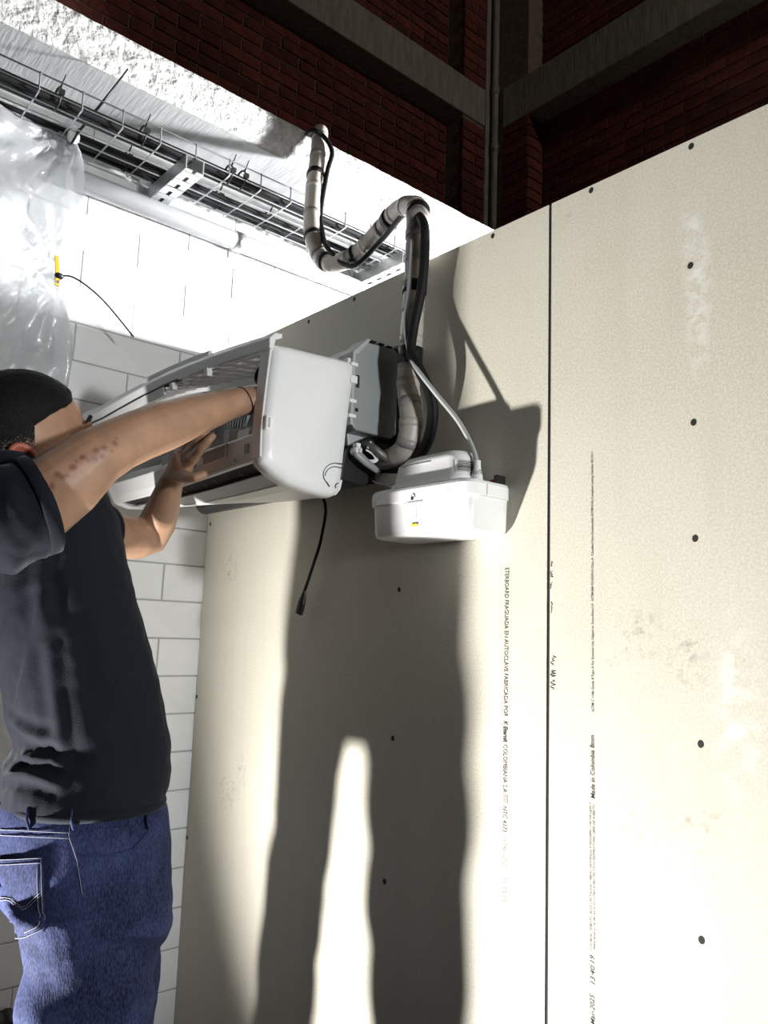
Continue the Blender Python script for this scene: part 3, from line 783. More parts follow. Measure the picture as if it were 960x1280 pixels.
# pale drain line from the air conditioner into the pump
dl = [pY(455, 588, -.06), pY(470, 596, -.062), pY(488, 599, -.065), pY(503, 599, -.065)]
o = obj('drain_line', MB().tube(smoothpath(dl, 5), [.008]*8+[.012]*8, 12), M_PIPEWRAP, None, True)
tag(o, 'short pale drain pipe between the air conditioner and the pump', 'pipe')
o = obj('pump_lead', MB().tube(smoothpath([pY(452, 594, -.07), pY(468, 602, -.075), pY(484, 606, -.08), pY(492, 612, -.085)], 5), .0025, 7), M_LGREYP, None, True)
tag(o, 'thin pale wire drooping below the drain pipe to the pump', 'wire')
# clear hose
hp = [pY(514, 300, -.073), pY(511, 360, -.074), pY(507, 400, -.076), pY(511, 438, -.080), pY(519, 458, -.08), pY(545, 492, -.07), pY(574, 528, -.06), pY(592, 563, -.058), pY(598.5, 592, -.058)]
o = obj('clear_hose', MB().tube(smoothpath(hp, 7), .0048, 10), M_HOSE, None, True)
tag(o, 'clear grey hose running down from the pipe bundle into the pump', 'hose')

# ================================================================== CONDENSATE PUMP
pump = thing('condensate_pump', (1.0, -.06, 1.826), 'white box-shaped condensate pump mounted on the board right of the air conditioner', 'pump')
def rrect(x0, x1, y0, y1, r, z, n=5):
    out = []
    for (cx, cy, a0) in ((x1-r, y1-r, 0), (x0+r, y1-r, 90), (x0+r, y0+r, 180), (x1-r, y0+r, 270)):
        for k in range(n+1):
            a = math.radians(a0+90*k/n); out.append(Vector((cx+r*math.cos(a), cy+r*math.sin(a), z)))
    return out
tank = MB().loft([rrect(.883, 1.125, -.106, -.002, .018, 1.826), rrect(.8755, 1.1325, -.1125, -.001, .022, 1.829), rrect(.873, 1.135, -.114, -.001, .022, 1.838), rrect(.870, 1.138, -.117, -.001, .022, 1.903)])
o = obj('tank', tank, M_WHITEP, pump, True); bevel(o, .002)
lid = MB().loft([rrect(.8665, 1.1415, -.1205, -.001, .024, 1.890), rrect(.8665, 1.1415, -.1205, -.001, .024, 1.912), rrect(.870, 1.138, -.117, -.001, .022, 1.918), rrect(.885, 1.12, -.105, -.004, .02, 1.923)])
o = obj('lid', lid, M_WHITEP, pump, True); bevel(o, .0015)
o.data.polygons.foreach_set('use_smooth', [False]*len(o.data.polygons))
for x in (.897, 1.09): obj('lid_split', MB().box((x, -.1212, 1.893), (x+.0012, -.119, 1.906)), M_LGREYP, pump)
obj('lid_split', MB().box((1.1412, -.075, 1.892), (1.1424, -.0738, 1.912)), M_LGREYP, pump)
cov = MB().loft([rrect(.896, 1.095, -.098, -.012, .026, 1.918), rrect(.896, 1.095, -.098, -.012, .026, 1.932), rrect(.902, 1.092, -.094, -.015, .026, 1.936), rrect(.908, 1.088, -.092, -.018, .028, 1.968), rrect(.928, 1.080, -.086, -.022, .028, 1.981), rrect(.95, 1.07, -.078, -.03, .024, 1.985)])
o = obj('motor_cover', cov, M_WHITEP, pump, True)
obj('cover_slit', MB().tube([(.935, -.0925, 1.9665), (1.015, -.0925, 1.9665)], .0011, 5), M_GREYP, pump)
# rating label wrapped on the cover's right side
lab = MB(); lv = []; 
for k in range(7):
    a = math.radians(-62+62*k/6)
    cx_, cyy = 1.0625, -.066
    lv.append((cx_+.0272*math.cos(a)+.0006, cyy+.0275*math.sin(a)))
lv += [(1.0905, -.045), (1.0905, -.036)]
r0 = [Vector((x+.002, y-.0004, 1.940)) for x, y in lv]; r1 = [Vector((x-.0004, y-.0002, 1.963)) for x, y in lv]
lab.loft([r0, r1], closed=False)
lb = obj('rating_label', lab, mat('label_silver', (.52, .52, .50), .4), pump)
for j, z in enumerate((1.9435, 1.9465, 1.9495, 1.9525, 1.9555, 1.9590)):
    q = []
    for i in range(1, len(lv)-(1 if j % 2 else 0)):
        t_ = (z-1.940)/.023; q.append(Vector((lerp(lv[i][0]+.002, lv[i][0]-.0004, t_)+.0008, lv[i][1]-.0006, z)))
    obj('label_line', MB().tube(q, .0006 if j != 2 else .0011, 4), M_INK, lb)
obj('outlet_nozzle', MB().tube([(1.102, -.058, 1.915), (1.102, -.058, 1.935), (1.102, -.058, 1.937), (1.102, -.058, 1.962)], [.0105, .0105, .0075, .0065], 14), M_WHITEP2, pump)
obj('nozzle_collar', MB().tube([(1.102, -.058, 1.936), (1.102, -.058, 1.942)], .0088, 14), M_LGREYP, pump)
obj('rear_clip', MB().box((1.122, -.035, 1.918), (1.130, -.012, 1.936)), M_BLACKP, pump)
obj('rear_clip', MB().box((1.108, -.030, 1.918), (1.114, -.012, 1.930)), mat('red_plastic', (.35, .02, .015), .4), pump)
ck = pX(516, 618, .973); 
fy = -.1215
c0 = pY(516, 624, fy)
obj('catch_groove', MB().tube([(c0.x+math.cos(a)*.005, fy, c0.z+.003+math.sin(a)*.007) for a in (math.radians(x) for x in range(0, 190, 30))], .0011, 5), M_GREYP, pump)
obj('catch_screw', MB().tube([(c0.x-.002, fy+.002, c0.z+.001), (c0.x-.002, fy-.001, c0.z+.001)], .0028, 10), M_BLACKP, pump)
obj('catch_line', MB().tube([(c0.x+.0045, fy+.003, c0.z+.002), (c0.x+.003, fy+.004, c0.z-.038)], .0008, 5), M_LGREYP, pump)
obj('catch_ledge', MB().box((c0.x-.022, fy-.0006, c0.z-.007), (c0.x+.022, fy+.003, c0.z-.005)), M_LGREYP, pump)
obj('sticker', MB().box((c0.x-.008, -.1178, 1.8425), (c0.x+.008, -.1152, 1.8465)), M_YEL, pump)


# black flexible duct low on the white wall behind the man
e1 = pX(14, 1272, .035)
t = thing('black_duct', (.035, -1.2, e1.z-.02), 'black corrugated duct low on the white wall behind the man', 'duct')
obj('duct', MB().tube([(.035, lerp(-2.2, e1.y, k/160), e1.z) for k in range(161)], [.0225 if k % 2 else .0200 for k in range(161)], 16), M_BLACKP, t)
for y in (-1.9, -1.2, -.62): obj('saddle', MB().box((.0008, y-.01, e1.z-.028), (.062, y+.01, e1.z+.028)), M_BLACKP, t, bev=.008)

# ================================================================== THE MAN
XM = .592
def remesh(mb, voxel, it, fac=.5):
    me = mb.mesh('tmp'); o = bpy.data.objects.new('tmp', me); COL.objects.link(o)
    r = o.modifiers.new('r', 'REMESH'); r.mode = 'VOXEL'; r.voxel_size = voxel; r.use_smooth_shade = True
    if it:
        s = o.modifiers.new('s', 'SMOOTH'); s.iterations = it; s.factor = fac
    out = bpy.data.meshes.new_from_object(o.evaluated_get(bpy.context.evaluated_depsgraph_get()))
    bpy.data.objects.remove(o); bpy.data.meshes.remove(me)
    out.polygons.foreach_set('use_smooth', [True]*len(out.polygons))
    return out
def ring(F, B, w, xc, seg=36, sq=2.3, grow=1.0):
    """F, B: front and back points in the vertical plane x = xc; w: half width"""
    c = (F+B)/2; h = (F-B)/2; out = []
    for k in range(seg):
        a = 2*PI*k/seg; ca, sa = math.cos(a), math.sin(a)
        ca = math.copysign(abs(ca)**(2/sq), ca); sa = math.copysign(abs(sa)**(2/sq), sa)
        out.append(c+h*ca*grow+Vector((w*sa*grow, 0, 0)))
    return out
def rings_px(rows, xc, grow=1.0, sq=2.3):
    return [ring(pX(f[0], f[1], xc), pX(b[0], b[1], xc), w, xc, sq=sq, grow=grow) for f, b, w in rows]
torso_rows = [((190, 990), (4, 1014), .160), ((197, 972), (4, 995), .163), ((200, 950), (13, 968), .160), ((200, 925), (24, 940), .154), ((196, 893), (14, 902), .150),
              ((188, 850), (6, 855), .148), ((175, 800), (-12, 800), .149), ((160, 750), (-32, 745), .153), ((147, 700), (-48, 690), .160), ((138, 655), (-60, 640), .164),
              ((122, 618), (-64, 598), .150), ((98, 597), (-52, 582), .116), ((78, 590), (-36, 574), .078)]
# right arm (near), left arm (far)
armR = [(pX(5, 646, .775), .050), (pX(45, 632, .802), .0615), (pX(85, 601, .835), .0565), (pX(122, 570, .848), .0470), (pX(150, 555, .845), .0430), (pX(175, 544, .835), .0430), (pX(205, 533, .820), .0425), (pX(245, 519, .80), .0365), (pX(280, 508, .777), .030), (pX(305, 501, .778), .0265), (pX(325, 500, .784), .026)]
armL = [(Vector((.46, -.62, 1.825)), .055), (pX(105, 663, .44), .053), (pX(140, 670, .41), .050), (pX(172, 673, .39), .046), (pX(189, 670, .375), .042), (pX(196, 655, .40), .041), (pX(203, 637, .44), .037), (pX(209, 618, .49), .030), (pX(214, 603, .52), .026)]
# ---- head frame
PITCH = math.radians(24); HS = 1.10
HC = pX(108, 531, .615) - Vector((0, .095*math.cos(PITCH)-.012*math.sin(PITCH), .095*math.sin(PITCH)+.012*math.cos(PITCH)))*HS
HF = Vector((0, math.cos(PITCH), math.sin(PITCH))); HU = Vector((0, -math.sin(PITCH), math.cos(PITCH))); HX = Vector((1, 0, 0))
def hd(f, s, u): return HC+(HF*f+HX*s+HU*u)*HS
HROT = Matrix((HF, HX, HU)).transposed()      # local (f,s,u) -> world
def hell(mb, c, r, seg=24, rings=14): mb.ellipsoid(hd(*c), [q*HS for q in r], seg, rings, HROT)
body = MB()
hell(body, (-.012, 0, .024), (.098, .077, .090))
hell(body, (.018, 0, .030), (.071, .066, .068))
hell(body, (.030, 0, -.035), (.064, .060, .080))
hell(body, (.046, 0, -.088), (.046, .042, .030))
hell(body, (.0, 0, -.07), (.055, .056, .045))
hell(body, (.080, 0, .008), (.017, .046, .011))
for s in (-1, 1):
    hell(body, (.062, s*.038, -.036), (.024, .022, .018))
    hell(body, (-.052, s*.072, -.034), (.019, .0085, .031))
    body.tube([hd(-.052+.021*math.cos(a), s*.081, -.034+.034*math.sin(a)) for a in (math.radians(x) for x in range(-60, 215, 25))], .0058*HS, 8, True)
body.tube([hd(.086, 0, .0), hd(.100, 0, -.020), hd(.110, 0, -.040), hd(.100, 0, -.046)], [.008, .010, .0135, .010], 10, True)
for s in (-1, 1): hell(body, (.098, s*.011, -.043), (.010, .008, .007))
hell(body, (.090, 0, -.064), (.012, .024, .0055)); hell(body, (.089, 0, -.073), (.012, .021, .006))
body.tube([hd(-.025, 0, -.05), hd(-.030, 0, -.10), hd(-.045, 0, -.15), (XM, -.70, 1.80)], [.058, .056, .060, .08], 20, True)
body.loft(rings_px([r for r in torso_rows], XM, .90))
body.loft(rings_px([((190, 985), (6, 1005), .150), ((192, 1050), (8, 1060), .155), ((185, 1105), (20, 1115), .14), ((165, 1125), (50, 1130), .11)], XM, .88))
def limb(mb, pr, seg=18, flat=1.0): mb.tube([p for p, r in pr], [r for p, r in pr], seg, True, flat)
limb(body, armR); limb(body, armL)
body.ellipsoid(pX(147, 572, .858), (.019, .021, .017), 12, 8)      # point of the right elbow
# hands: palm, four fingers, thumb
def hand(mb, wrist, palm_c, knuckles, fingers, thumb, side):
    mb.tube([wrist, wrist.lerp(palm_c, .5), palm_c], [.026, .029, .031], 14, True, .62, side)
    for k in knuckles: mb.tube([wrist.lerp(palm_c, .55), k], [.017, .0125], 10, True)
    for ch in fingers: mb.tube(ch, [.0105, .0095, .0088, .0078][:len(ch)], 10, True)
    mb.tube(thumb, [.015, .0125, .0105, .009][:len(thumb)], 10, True)
def q(px, py, Y): return pY(px, py, Y)
wL = armL[-1][0]
pl = q(228, 579, -.385)
fL = [[q(243, 571, -.388), q(252, 560, -.392), q(260, 551, -.388), q(266, 545, -.380)], [q(238, 565, -.386), q(247, 552, -.392), q(254, 543, -.390), q(260, 536, -.382)],
      [q(231, 562, -.384), q(239, 549, -.390), q(246, 540, -.388), q(251, 533, -.38)], [q(225, 564, -.382), q(231, 553, -.386), q(236, 546, -.384), q(240, 540, -.378)]]
hand(body, wL, pl, [c[0] for c in fL], fL, [q(222, 594, -.382), q(236, 597, -.392), q(246, 597, -.388), q(254.5, 593, -.376)], (1, 0, 0))
wR = armR[-1][0]
pr_ = wR+Vector((.010, .052, .004))
fR = []
for k in range(4):
    b0 = pr_+Vector((.004-.002*k, .030-.004*k, .026-.019*k))
    fR.append([b0, b0+Vector((.002, .026, .002)), b0+Vector((.004, .040, -.012)), b0+Vector((.003, .040, -.028))])
hand(body, wR, pr_, [c[0] for c in fR], fR, [wR+Vector((.0, .020, -.018)), wR+Vector((.006, .040, -.036)), wR+Vector((.010, .060, -.044)), wR+Vector((.010, .074, -.046))], (0, 0, 1))
# legs (inside the jeans)
FOOTZ = .30
def leg_rows(side, inner=False):
    xc = XM+side*.104
    top = [((192, 1125), (8, 1140), .088), ((194, 1160), (24, 1168), .084), ((187, 1215), (32, 1220), .078), ((180, 1280), (20, 1285), .075)]
    if side < 0: top = [((f[0]+6, f[1]), (b[0]+18, b[1]), w) for f, b, w in top]
    R_ = [(pX(f[0], f[1], xc+side*o_), pX(b[0], b[1], xc+side*o_), w, xc+side*o_) for (f, b, w), o_ in zip(top, (-.016, -.013, -.007, -.002))]
    yc = (R_[-1][0].y+R_[-1][1].y)/2
    for z, hdp, w, dx, dy in ((.86, .098, .082, .012, .01), (.70, .088, .076, .022, .02), (.56, .084, .076, .030, .01), (.44, .082, .076, .036, -.005), (FOOTZ+.045, .084, .078, .040, -.01)):
        x_ = xc+side*dx
        R_.append((Vector((x_, yc+dy+hdp, z)), Vector((x_, yc+dy-hdp, z)), w, x_))
    return R_
for side in (-1, 1):
    body.loft([ring(F, B, w, xc, 24, grow=.70) for F, B, w, xc in leg_rows(side)])
body_me = remesh(body, .0036, 5, .5)
man = thing('person', (XM, -.50, FOOTZ), 'man in a dark t-shirt and blue jeans reaching into the air conditioner cover', 'person')

# ---- skin colour lives in a colour attribute: scratches, painted backlight glow of the ears, lips, tan
def skin_material():
    m = bpy.data.materials.new('skin'); m.use_nodes = True
    nt = m.node_tree; N = nt.nodes; L = nt.links; b = N['Principled BSDF']
    at = N.new('ShaderNodeAttribute'); at.attribute_name = 'tone'
    tc = N.new('ShaderNodeTexCoord')
    nz_ = N.new('ShaderNodeTexNoise'); nz_.inputs['Scale'].default_value = 28; nz_.inputs['Detail'].default_value = 6; L.new(tc.outputs['Object'], nz_.inputs['Vector'])
    mr = N.new('ShaderNodeMapRange'); mr.inputs[1].default_value = .3; mr.inputs[2].default_value = .7; mr.inputs[3].default_value = .86; mr.inputs[4].default_value = 1.12; L.new(nz_.outputs['Fac'], mr.inputs[0])
    mx = N.new('ShaderNodeMix'); mx.data_type = 'RGBA'; mx.blend_type = 'MULTIPLY'; mx.inputs[0].default_value = 1
    L.new(at.outputs['Color'], mx.inputs[6]); L.new(mr.outputs[0], mx.inputs[7]); L.new(mx.outputs[2], b.inputs['Base Color'])
    b.inputs['Roughness'].default_value = .48; b.inputs['Subsurface Weight'].default_value = .12; b.inputs['Subsurface Radius'].default_value = (.012, .004, .002); b.inputs['Subsurface Scale'].default_value = .5
    n2 = N.new('ShaderNodeTexNoise'); n2.inputs['Scale'].default_value = 220; n2.inputs['Detail'].default_value = 3; L.new(tc.outputs['Object'], n2.inputs['Vector'])
    bp = N.new('ShaderNodeBump'); bp.inputs['Strength'].default_value = .10; bp.inputs['Distance'].default_value = .003; L.new(n2.outputs['Fac'], bp.inputs['Height']); L.new(bp.outputs[0], b.inputs['Normal'])
    return m
SK = Vector((.44, .255, .165))
bvh = BVHTree.FromPolygons([v.co for v in body_me.vertices], [p.vertices for p in body_me.polygons])
marks = []
random.seed(3)
for k in range(26):
    t_ = k/25
    x = lerp(38, 150, t_)+random.uniform(-5, 5); y = lerp(622, 545, t_)+random.uniform(-6, 6)+4*math.sin(t_*9)
    h = bvh.ray_cast(CAM, ray(x, y).normalized())
    if h[0]: marks.append((h[0], random.uniform(.0018, .0048)))
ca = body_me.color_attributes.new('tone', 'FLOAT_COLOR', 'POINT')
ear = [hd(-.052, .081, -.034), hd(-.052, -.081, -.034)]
lip = hd(.098, 0, -.068)
for i, v in enumerate(body_me.vertices):
    c = SK.copy()
    for p, r in marks:
        d = (v.co-p).length
        if d < r*1.5: c = c.lerp(Vector((.20, .07, .05)), .75*max(0, 1-(d/(r*1.5))**2))
    if min((v.co-e_).length for e_ in ear) < .045 and abs((v.co-HC).x) > .074*HS: c = c.lerp(Vector((.55, .10, .06)), .7)  # light shining through the ears, put into the skin colour as red
    if (v.co-lip).length < .024: c = c.lerp(Vector((.36, .13, .10)), .6)
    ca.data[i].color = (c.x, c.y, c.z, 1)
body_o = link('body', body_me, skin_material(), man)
# ---- hair: cap over the skull down to the nape, thinning towards the ears
def hair_mesh():
    src = MB(); hell(src, (-.012, 0, .026), (.1055, .0835, .0985), 72, 48); hell(src, (.016, 0, .036), (.0765, .0725, .0705), 72, 48)
    me = remesh(src, .0045, 4, .5)
    bm = bmesh.new(); bm.from_mesh(me)
    def local(p):
        d = (p-HC)/HS; return d.dot(HF), d.dot(HX), d.dot(HU)
    def inside(p):
        f, s, u = local(p)
        if f > -.018: line = .020+(f+.018)/.100*.042+.004*math.sin(s*90)
        elif f > -.034: line = lerp(-.045, .020, (f+.034)/.016)
        else: line = max(-.070, -.045-(-.034-f)*.5)
        return u-line
    for v in bm.verts:
        ins = inside(v.co); k = min(1, max(-2.0, ins/.010))
        n_ = (v.co-hd(-.012, 0, .024)).normalized()
        v.co += n_*(-.0062*(1-k)+.0016*noise.noise(v.co*260)*max(0, k))
    bm.to_mesh(me)
    bm.free()
    ca = me.color_attributes.new('hair_amount', 'FLOAT_COLOR', 'POINT')
    for i, v in enumerate(me.vertices):
        f, s, u = local(v.co)
        d = min(1, max(0, (u+.030)/.050)); ca.data[i].color = (d, d, d, 1)
    me.polygons.foreach_set('use_smooth', [True]*len(me.polygons))
    return me
def hair_material():
    m = bpy.data.materials.new('short_black_hair'); m.use_nodes = True
    nt = m.node_tree; N = nt.nodes; L = nt.links; b = N['Principled BSDF']
    at = N.new('ShaderNodeAttribute'); at.attribute_name = 'hair_amount'
    tc = N.new('ShaderNodeTexCoord')
    nz_ = N.new('ShaderNodeTexNoise'); nz_.inputs['Scale'].default_value = 420; nz_.inputs['Detail'].default_value = 2; L.new(tc.outputs['Object'], nz_.inputs['Vector'])
    ad = N.new('ShaderNodeMath'); ad.operation = 'ADD'; L.new(at.outputs['Fac'], ad.inputs[0])
    mr = N.new('ShaderNodeMapRange'); mr.inputs[1].default_value = .3; mr.inputs[2].default_value = .7; mr.inputs[3].default_value = -.45; mr.inputs[4].default_value = .45
    L.new(nz_.outputs['Fac'], mr.inputs[0]); L.new(mr.outputs[0], ad.inputs[1])
    cl = N.new('ShaderNodeMapRange'); cl.inputs[1].default_value = .25; cl.inputs[2].default_value = .6; L.new(ad.outputs[0], cl.inputs[0])
    mx = N.new('ShaderNodeMix'); mx.data_type = 'RGBA'; mx.inputs[6].default_value = (.36, .235, .175, 1); mx.inputs[7].default_value = (.006, .006, .008, 1)
    L.new(cl.outputs[0], mx.inputs[0]); L.new(mx.outputs[2], b.inputs['Base Color'])
    b.inputs['Roughness'].default_value = .6; b.inputs['Specular IOR Level'].default_value = .25
    bp = N.new('ShaderNodeBump'); bp.inputs['Strength'].default_value = .6; bp.inputs['Distance'].default_value = .004; L.new(nz_.outputs['Fac'], bp.inputs['Height']); L.new(bp.outputs[0], b.inputs['Normal'])
    return m
link('hair', hair_mesh(), hair_material(), man)
M_BROW = mat('black_brow', (.008, .007, .007), .7)
for s in (-1, 1):
    obj('eyebrow', MB().tube([hd(.0955, s*.012, .0145), hd(.0945, s*.026, .021), hd(.087, s*.042, .020), hd(.074, s*.052, .012)], [.0028, .004, .0036, .002], 8, True), M_BROW, man, True)
    e_ = obj('eye', MB().ellipsoid(hd(.076, s*.032, -.010), (.0115*HS,)*3, 16, 10), M_EYE, man, True)
    obj('iris', MB().ellipsoid(hd(.0862, s*.032, -.008), (.0035*HS,)*3, 10, 8), M_IRIS, e_, True)

# ---- t-shirt
shirt = MB()
shirt.loft(rings_px(torso_rows, XM, 1.0))
sR = [(Vector((XM+.06, -.735, 1.835)), .084), (pX(-20, 652, .755), .088), (pX(10, 646, .775), .084), (pX(38, 635, .797), .0800), (pX(53, 630, .799), .0765)]
sL = [(Vector((XM-.08, -.67, 1.825)), .075), (Vector((.46, -.62, 1.825)), .072), (pX(95, 661, .45), .066), (pX(116, 666, .43), .063), (pX(126, 668, .42), .062)]
shirt.tube([p for p, r in sR], [r for p, r in sR], 26); shirt.tube([p for p, r in sL], [r for p, r in sL], 26)
shirt.ellipsoid((XM+.10, -.745, 1.835), (.09, .10, .085)); shirt.ellipsoid((XM-.11, -.68, 1.83), (.08, .085, .075))
shirt_me = remesh(shirt, .0055, 4, .5)
shirt_me.update()
nrm = [v.normal.copy() for v in shirt_me.vertices]
sb = BVHTree.FromPolygons([v.co for v in shirt_me.vertices], [p.vertices for p in shirt_me.polygons])
folds = []
for px_pts, amp, wid in (([(46, 700), (54, 745), (60, 800), (68, 860), (76, 930), (80, 970)], .012, .012), ([(30, 700), (14, 760), (0, 815), (-6, 840)], .010, .014), ([(52, 740), (44, 800), (30, 860), (18, 900)], .010, .011), ([(22, 690), (8, 730), (-8, 770)], .008, .012),
                         ([(8, 895), (28, 912), (52, 922), (80, 925)], .011, .010), ([(20, 938), (40, 948), (66, 950), (84, 962)], .011, .009), ([(6, 972), (30, 966), (58, 974), (86, 988)], .009, .009), ([(62, 760), (84, 800), (90, 860), (96, 930)], .006, .014),
                         ([(4, 600), (20, 640), (34, 690)], .004, .009), ([(-6, 640), (10, 670), (26, 700)], .005, .010), ([(60, 690), (48, 720), (24, 750)], .008, .010)):
    pp = []
    for (x0, y0), (x1, y1) in zip(px_pts[:-1], px_pts[1:]):
        for k in range(6):
            h_ = sb.ray_cast(CAM, ray(lerp(x0, x1, k/6), lerp(y0, y1, k/6)).normalized())
            if h_[0]: pp.append(h_[0])
    folds.append((pp, amp, wid))
for v, n_ in zip(shirt_me.vertices, nrm):
    p = v.co
    back = max(0, min(1, (-.56-p.y)/.10))
    k = 0.0
    # soft diagonal drapes fanning down the back from the shoulder, then gathers at the waist
    k += .0050*noise.noise(Vector((p.x*5, (p.y*9+p.z*3.4), 2)))
    low = max(0, min(1, (1.58-p.z)/.12))*max(.25, back)
    k += .004*low*math.sin((p.z+p.y*.55)*62+4*noise.noise(p*7))*(.6+.4*noise.noise(p*11))
    k += .0035*noise.noise(Vector((p.x*9, p.y*16+p.z*9, 5)))
    for pp, amp, wid in folds:
        if len(pp) < 2: continue
        i_ = min(range(len(pp)), key=lambda j: (p-pp[j]).length_squared)
        if (p-pp[i_]).length_squared > (wid*3.6)**2: continue
        best = 9
        for j in (i_-1, i_):
            if 0 <= j < len(pp)-1:
                ab = pp[j+1]-pp[j]; tt = max(0, min(1, (p-pp[j]).dot(ab)/max(ab.length_squared, 1e-9))); dd = (p-pp[j]-ab*tt).length
                if dd < best: best = dd; tb_ = j+tt
        if best < wid*3.2:
            e_ = best/wid; t_ = tb_/(len(pp)-1)
            k += .62*amp*min(1, 4*t_+.15, 4*(1-t_)+.15)*(math.exp(-e_*e_)-.45*math.exp(-(e_-1.9)**2))
    k += .0014*noise.noise(p*45)
    # sleeve creases
    if p.z > 1.74 and p.x > .74: k += .0012*math.sin((p.y*.9+p.z*.45)*120+5*noise.noise(p*9))
    v.co = p+n_*k
link('t_shirt', shirt_me, M_SHIRT, man)
def hoop(F, B, w, xc, r, name, m_, grow=1.01, parent=man, arc=None):
    pts = ring(F, B, w, xc, 60, grow=grow); pts.append(pts[0])
    return obj(name, MB().tube(pts, r, 8), m_, parent, True)
f0, b0, w0 = torso_rows[0]
hem = obj('shirt_hem', MB().loft([ring(pX(f0[0], f0[1]-9, XM), pX(b0[0]+1, b0[1]-9, XM), w0+.003, XM, 60), ring(pX(f0[0]+1, f0[1]-4, XM), pX(b0[0]-1, b0[1]-4, XM), w0+.0065, XM, 60), ring(pX(f0[0], f0[1]+1, XM), pX(b0[0], b0[1]+2, XM), w0+.004, XM, 60),
                             ring(pX(f0[0]-6, f0[1], XM), pX(b0[0]+6, b0[1], XM), w0-.006, XM, 60)]), M_SHIRT, man, True)
for (p0, r0), (p1, r1), nm in ((sR[-2], sR[-1], 'sleeve_hem'), (sL[-2], sL[-1], 'sleeve_hem')):
    d = (p1-p0).normalized()
    obj(nm, MB().tube([p1-d*.020, p1-d*.018, p1-d*.001, p1+d*.002], [r1+.0005, r1+.0035, r1+.0035, r1], 30), M_SHIRT, man, True)

# ---- jeans
def denim_material():
    m = bpy.data.materials.new('blue_denim'); m.use_nodes = True
    nt = m.node_tree; N = nt.nodes; L = nt.links; b = N['Principled BSDF']
    tc = N.new('ShaderNodeTexCoord')
    mp = N.new('ShaderNodeMapping'); mp.inputs['Scale'].default_value = (1, 1, .35); L.new(tc.outputs['Object'], mp.inputs['Vector'])
    a = N.new('ShaderNodeTexNoise'); a.inputs['Scale'].default_value = 420; a.inputs['Detail'].default_value = 3; L.new(mp.outputs[0], a.inputs['Vector'])
    c = N.new('ShaderNodeTexNoise'); c.inputs['Scale'].default_value = 9; c.inputs['Detail'].default_value = 5; L.new(tc.outputs['Object'], c.inputs['Vector'])
    r1 = N.new('ShaderNodeMapRange'); r1.inputs[1].default_value = .35; r1.inputs[2].default_value = .7; r1.inputs[4].default_value = .55; L.new(a.outputs['Fac'], r1.inputs[0])
    r2 = N.new('ShaderNodeMapRange'); r2.inputs[1].default_value = .45; r2.inputs[2].default_value = .75; r2.inputs[4].default_value = .5; L.new(c.outputs['Fac'], r2.inputs[0])
    ad = N.new('ShaderNodeMath'); ad.operation = 'ADD'; L.new(r1.outputs[0], ad.inputs[0]); L.new(r2.outputs[0], ad.inputs[1])
    mx = N.new('ShaderNodeMix'); mx.data_type = 'RGBA'; mx.inputs[6].default_value = (.0035, .0055, .024, 1); mx.inputs[7].default_value = (.056, .074, .19, 1)
    L.new(ad.outputs[0], mx.inputs[0]); L.new(mx.outputs[2], b.inputs['Base Color'])
    b.inputs['Roughness'].default_value = .85; b.inputs['Specular IOR Level'].default_value = .2
    bp = N.new('ShaderNodeBump'); bp.inputs['Strength'].default_value = .35; bp.inputs['Distance'].default_value = .003; L.new(a.outputs['Fac'], bp.inputs['Height']); L.new(bp.outputs[0], b.inputs['Normal'])
    return m
M_DENIM = denim_material()
jeans = MB()
jeans.loft(rings_px([((190, 978), (6, 1000), .150), ((196, 1000), (1, 1018), .156), ((199, 1035), (-4, 1050), .164), ((197, 1065), (-6, 1080), .172), ((196, 1105), (-4, 1120), .180), ((196, 1130), (4, 1138), .184), ((186, 1148), (22, 1155), .165)], XM, 1.0))
for side in (-1, 1):
    jeans.loft([ring(F, B, w, xc, 30) for F, B, w, xc in leg_rows(side)])
jeans_me = remesh(jeans, .0055, 5, .5)
nrm = [v.normal.copy() for v in jeans_me.vertices]
for v, n_ in zip(jeans_me.vertices, nrm):
    p = v.co; k = .004*noise.noise(p*6)
    lo = max(0, min(1, (1.17-p.z)/.08))
    k += lo*.0085*math.sin((p.z*1.0+p.y*.75+p.x*.2)*55+3*noise.noise(p*6))*(.5+.5*noise.noise(p*5+Vector((3, 1, 2))))
    k += .006*lo*noise.noise(Vector((p.x*8, p.y*14-p.z*7, 3)))
    k += .0015*noise.noise(p*40)
    if p.z < .45: k += .006*math.sin(p.z*120)
    v.co = p+n_*k
jeans_me.update()
jo = link('jeans', jeans_me, M_DENIM, man)
jb = BVHTree.FromPolygons([v.co for v in jeans_me.vertices], [p.vertices for p in jeans_me.polygons])
def onto(px, py, off=.002, tree=None):
    d = ray(px, py).normalized(); h = (tree or jb).ray_cast(CAM, d)
    if h[0] is None: return None
    return h[0]+h[1]*off
def line_on(pts, r, name, m_, parent=jo, off=.0015, n=10):
    out = []
    for (x0, y0), (x1, y1) in zip(pts[:-1], pts[1:]):
        for k in range(n):
            w_ = onto(lerp(x0, x1, k/n), lerp(y0, y1, k/n), off)
            if w_ is not None: out.append(w_)
    w_ = onto(*pts[-1], off)
    if w_ is not None: out.append(w_)
    if len(out) > 2: obj(name, MB().tube(out, r, 5), m_, parent, True)
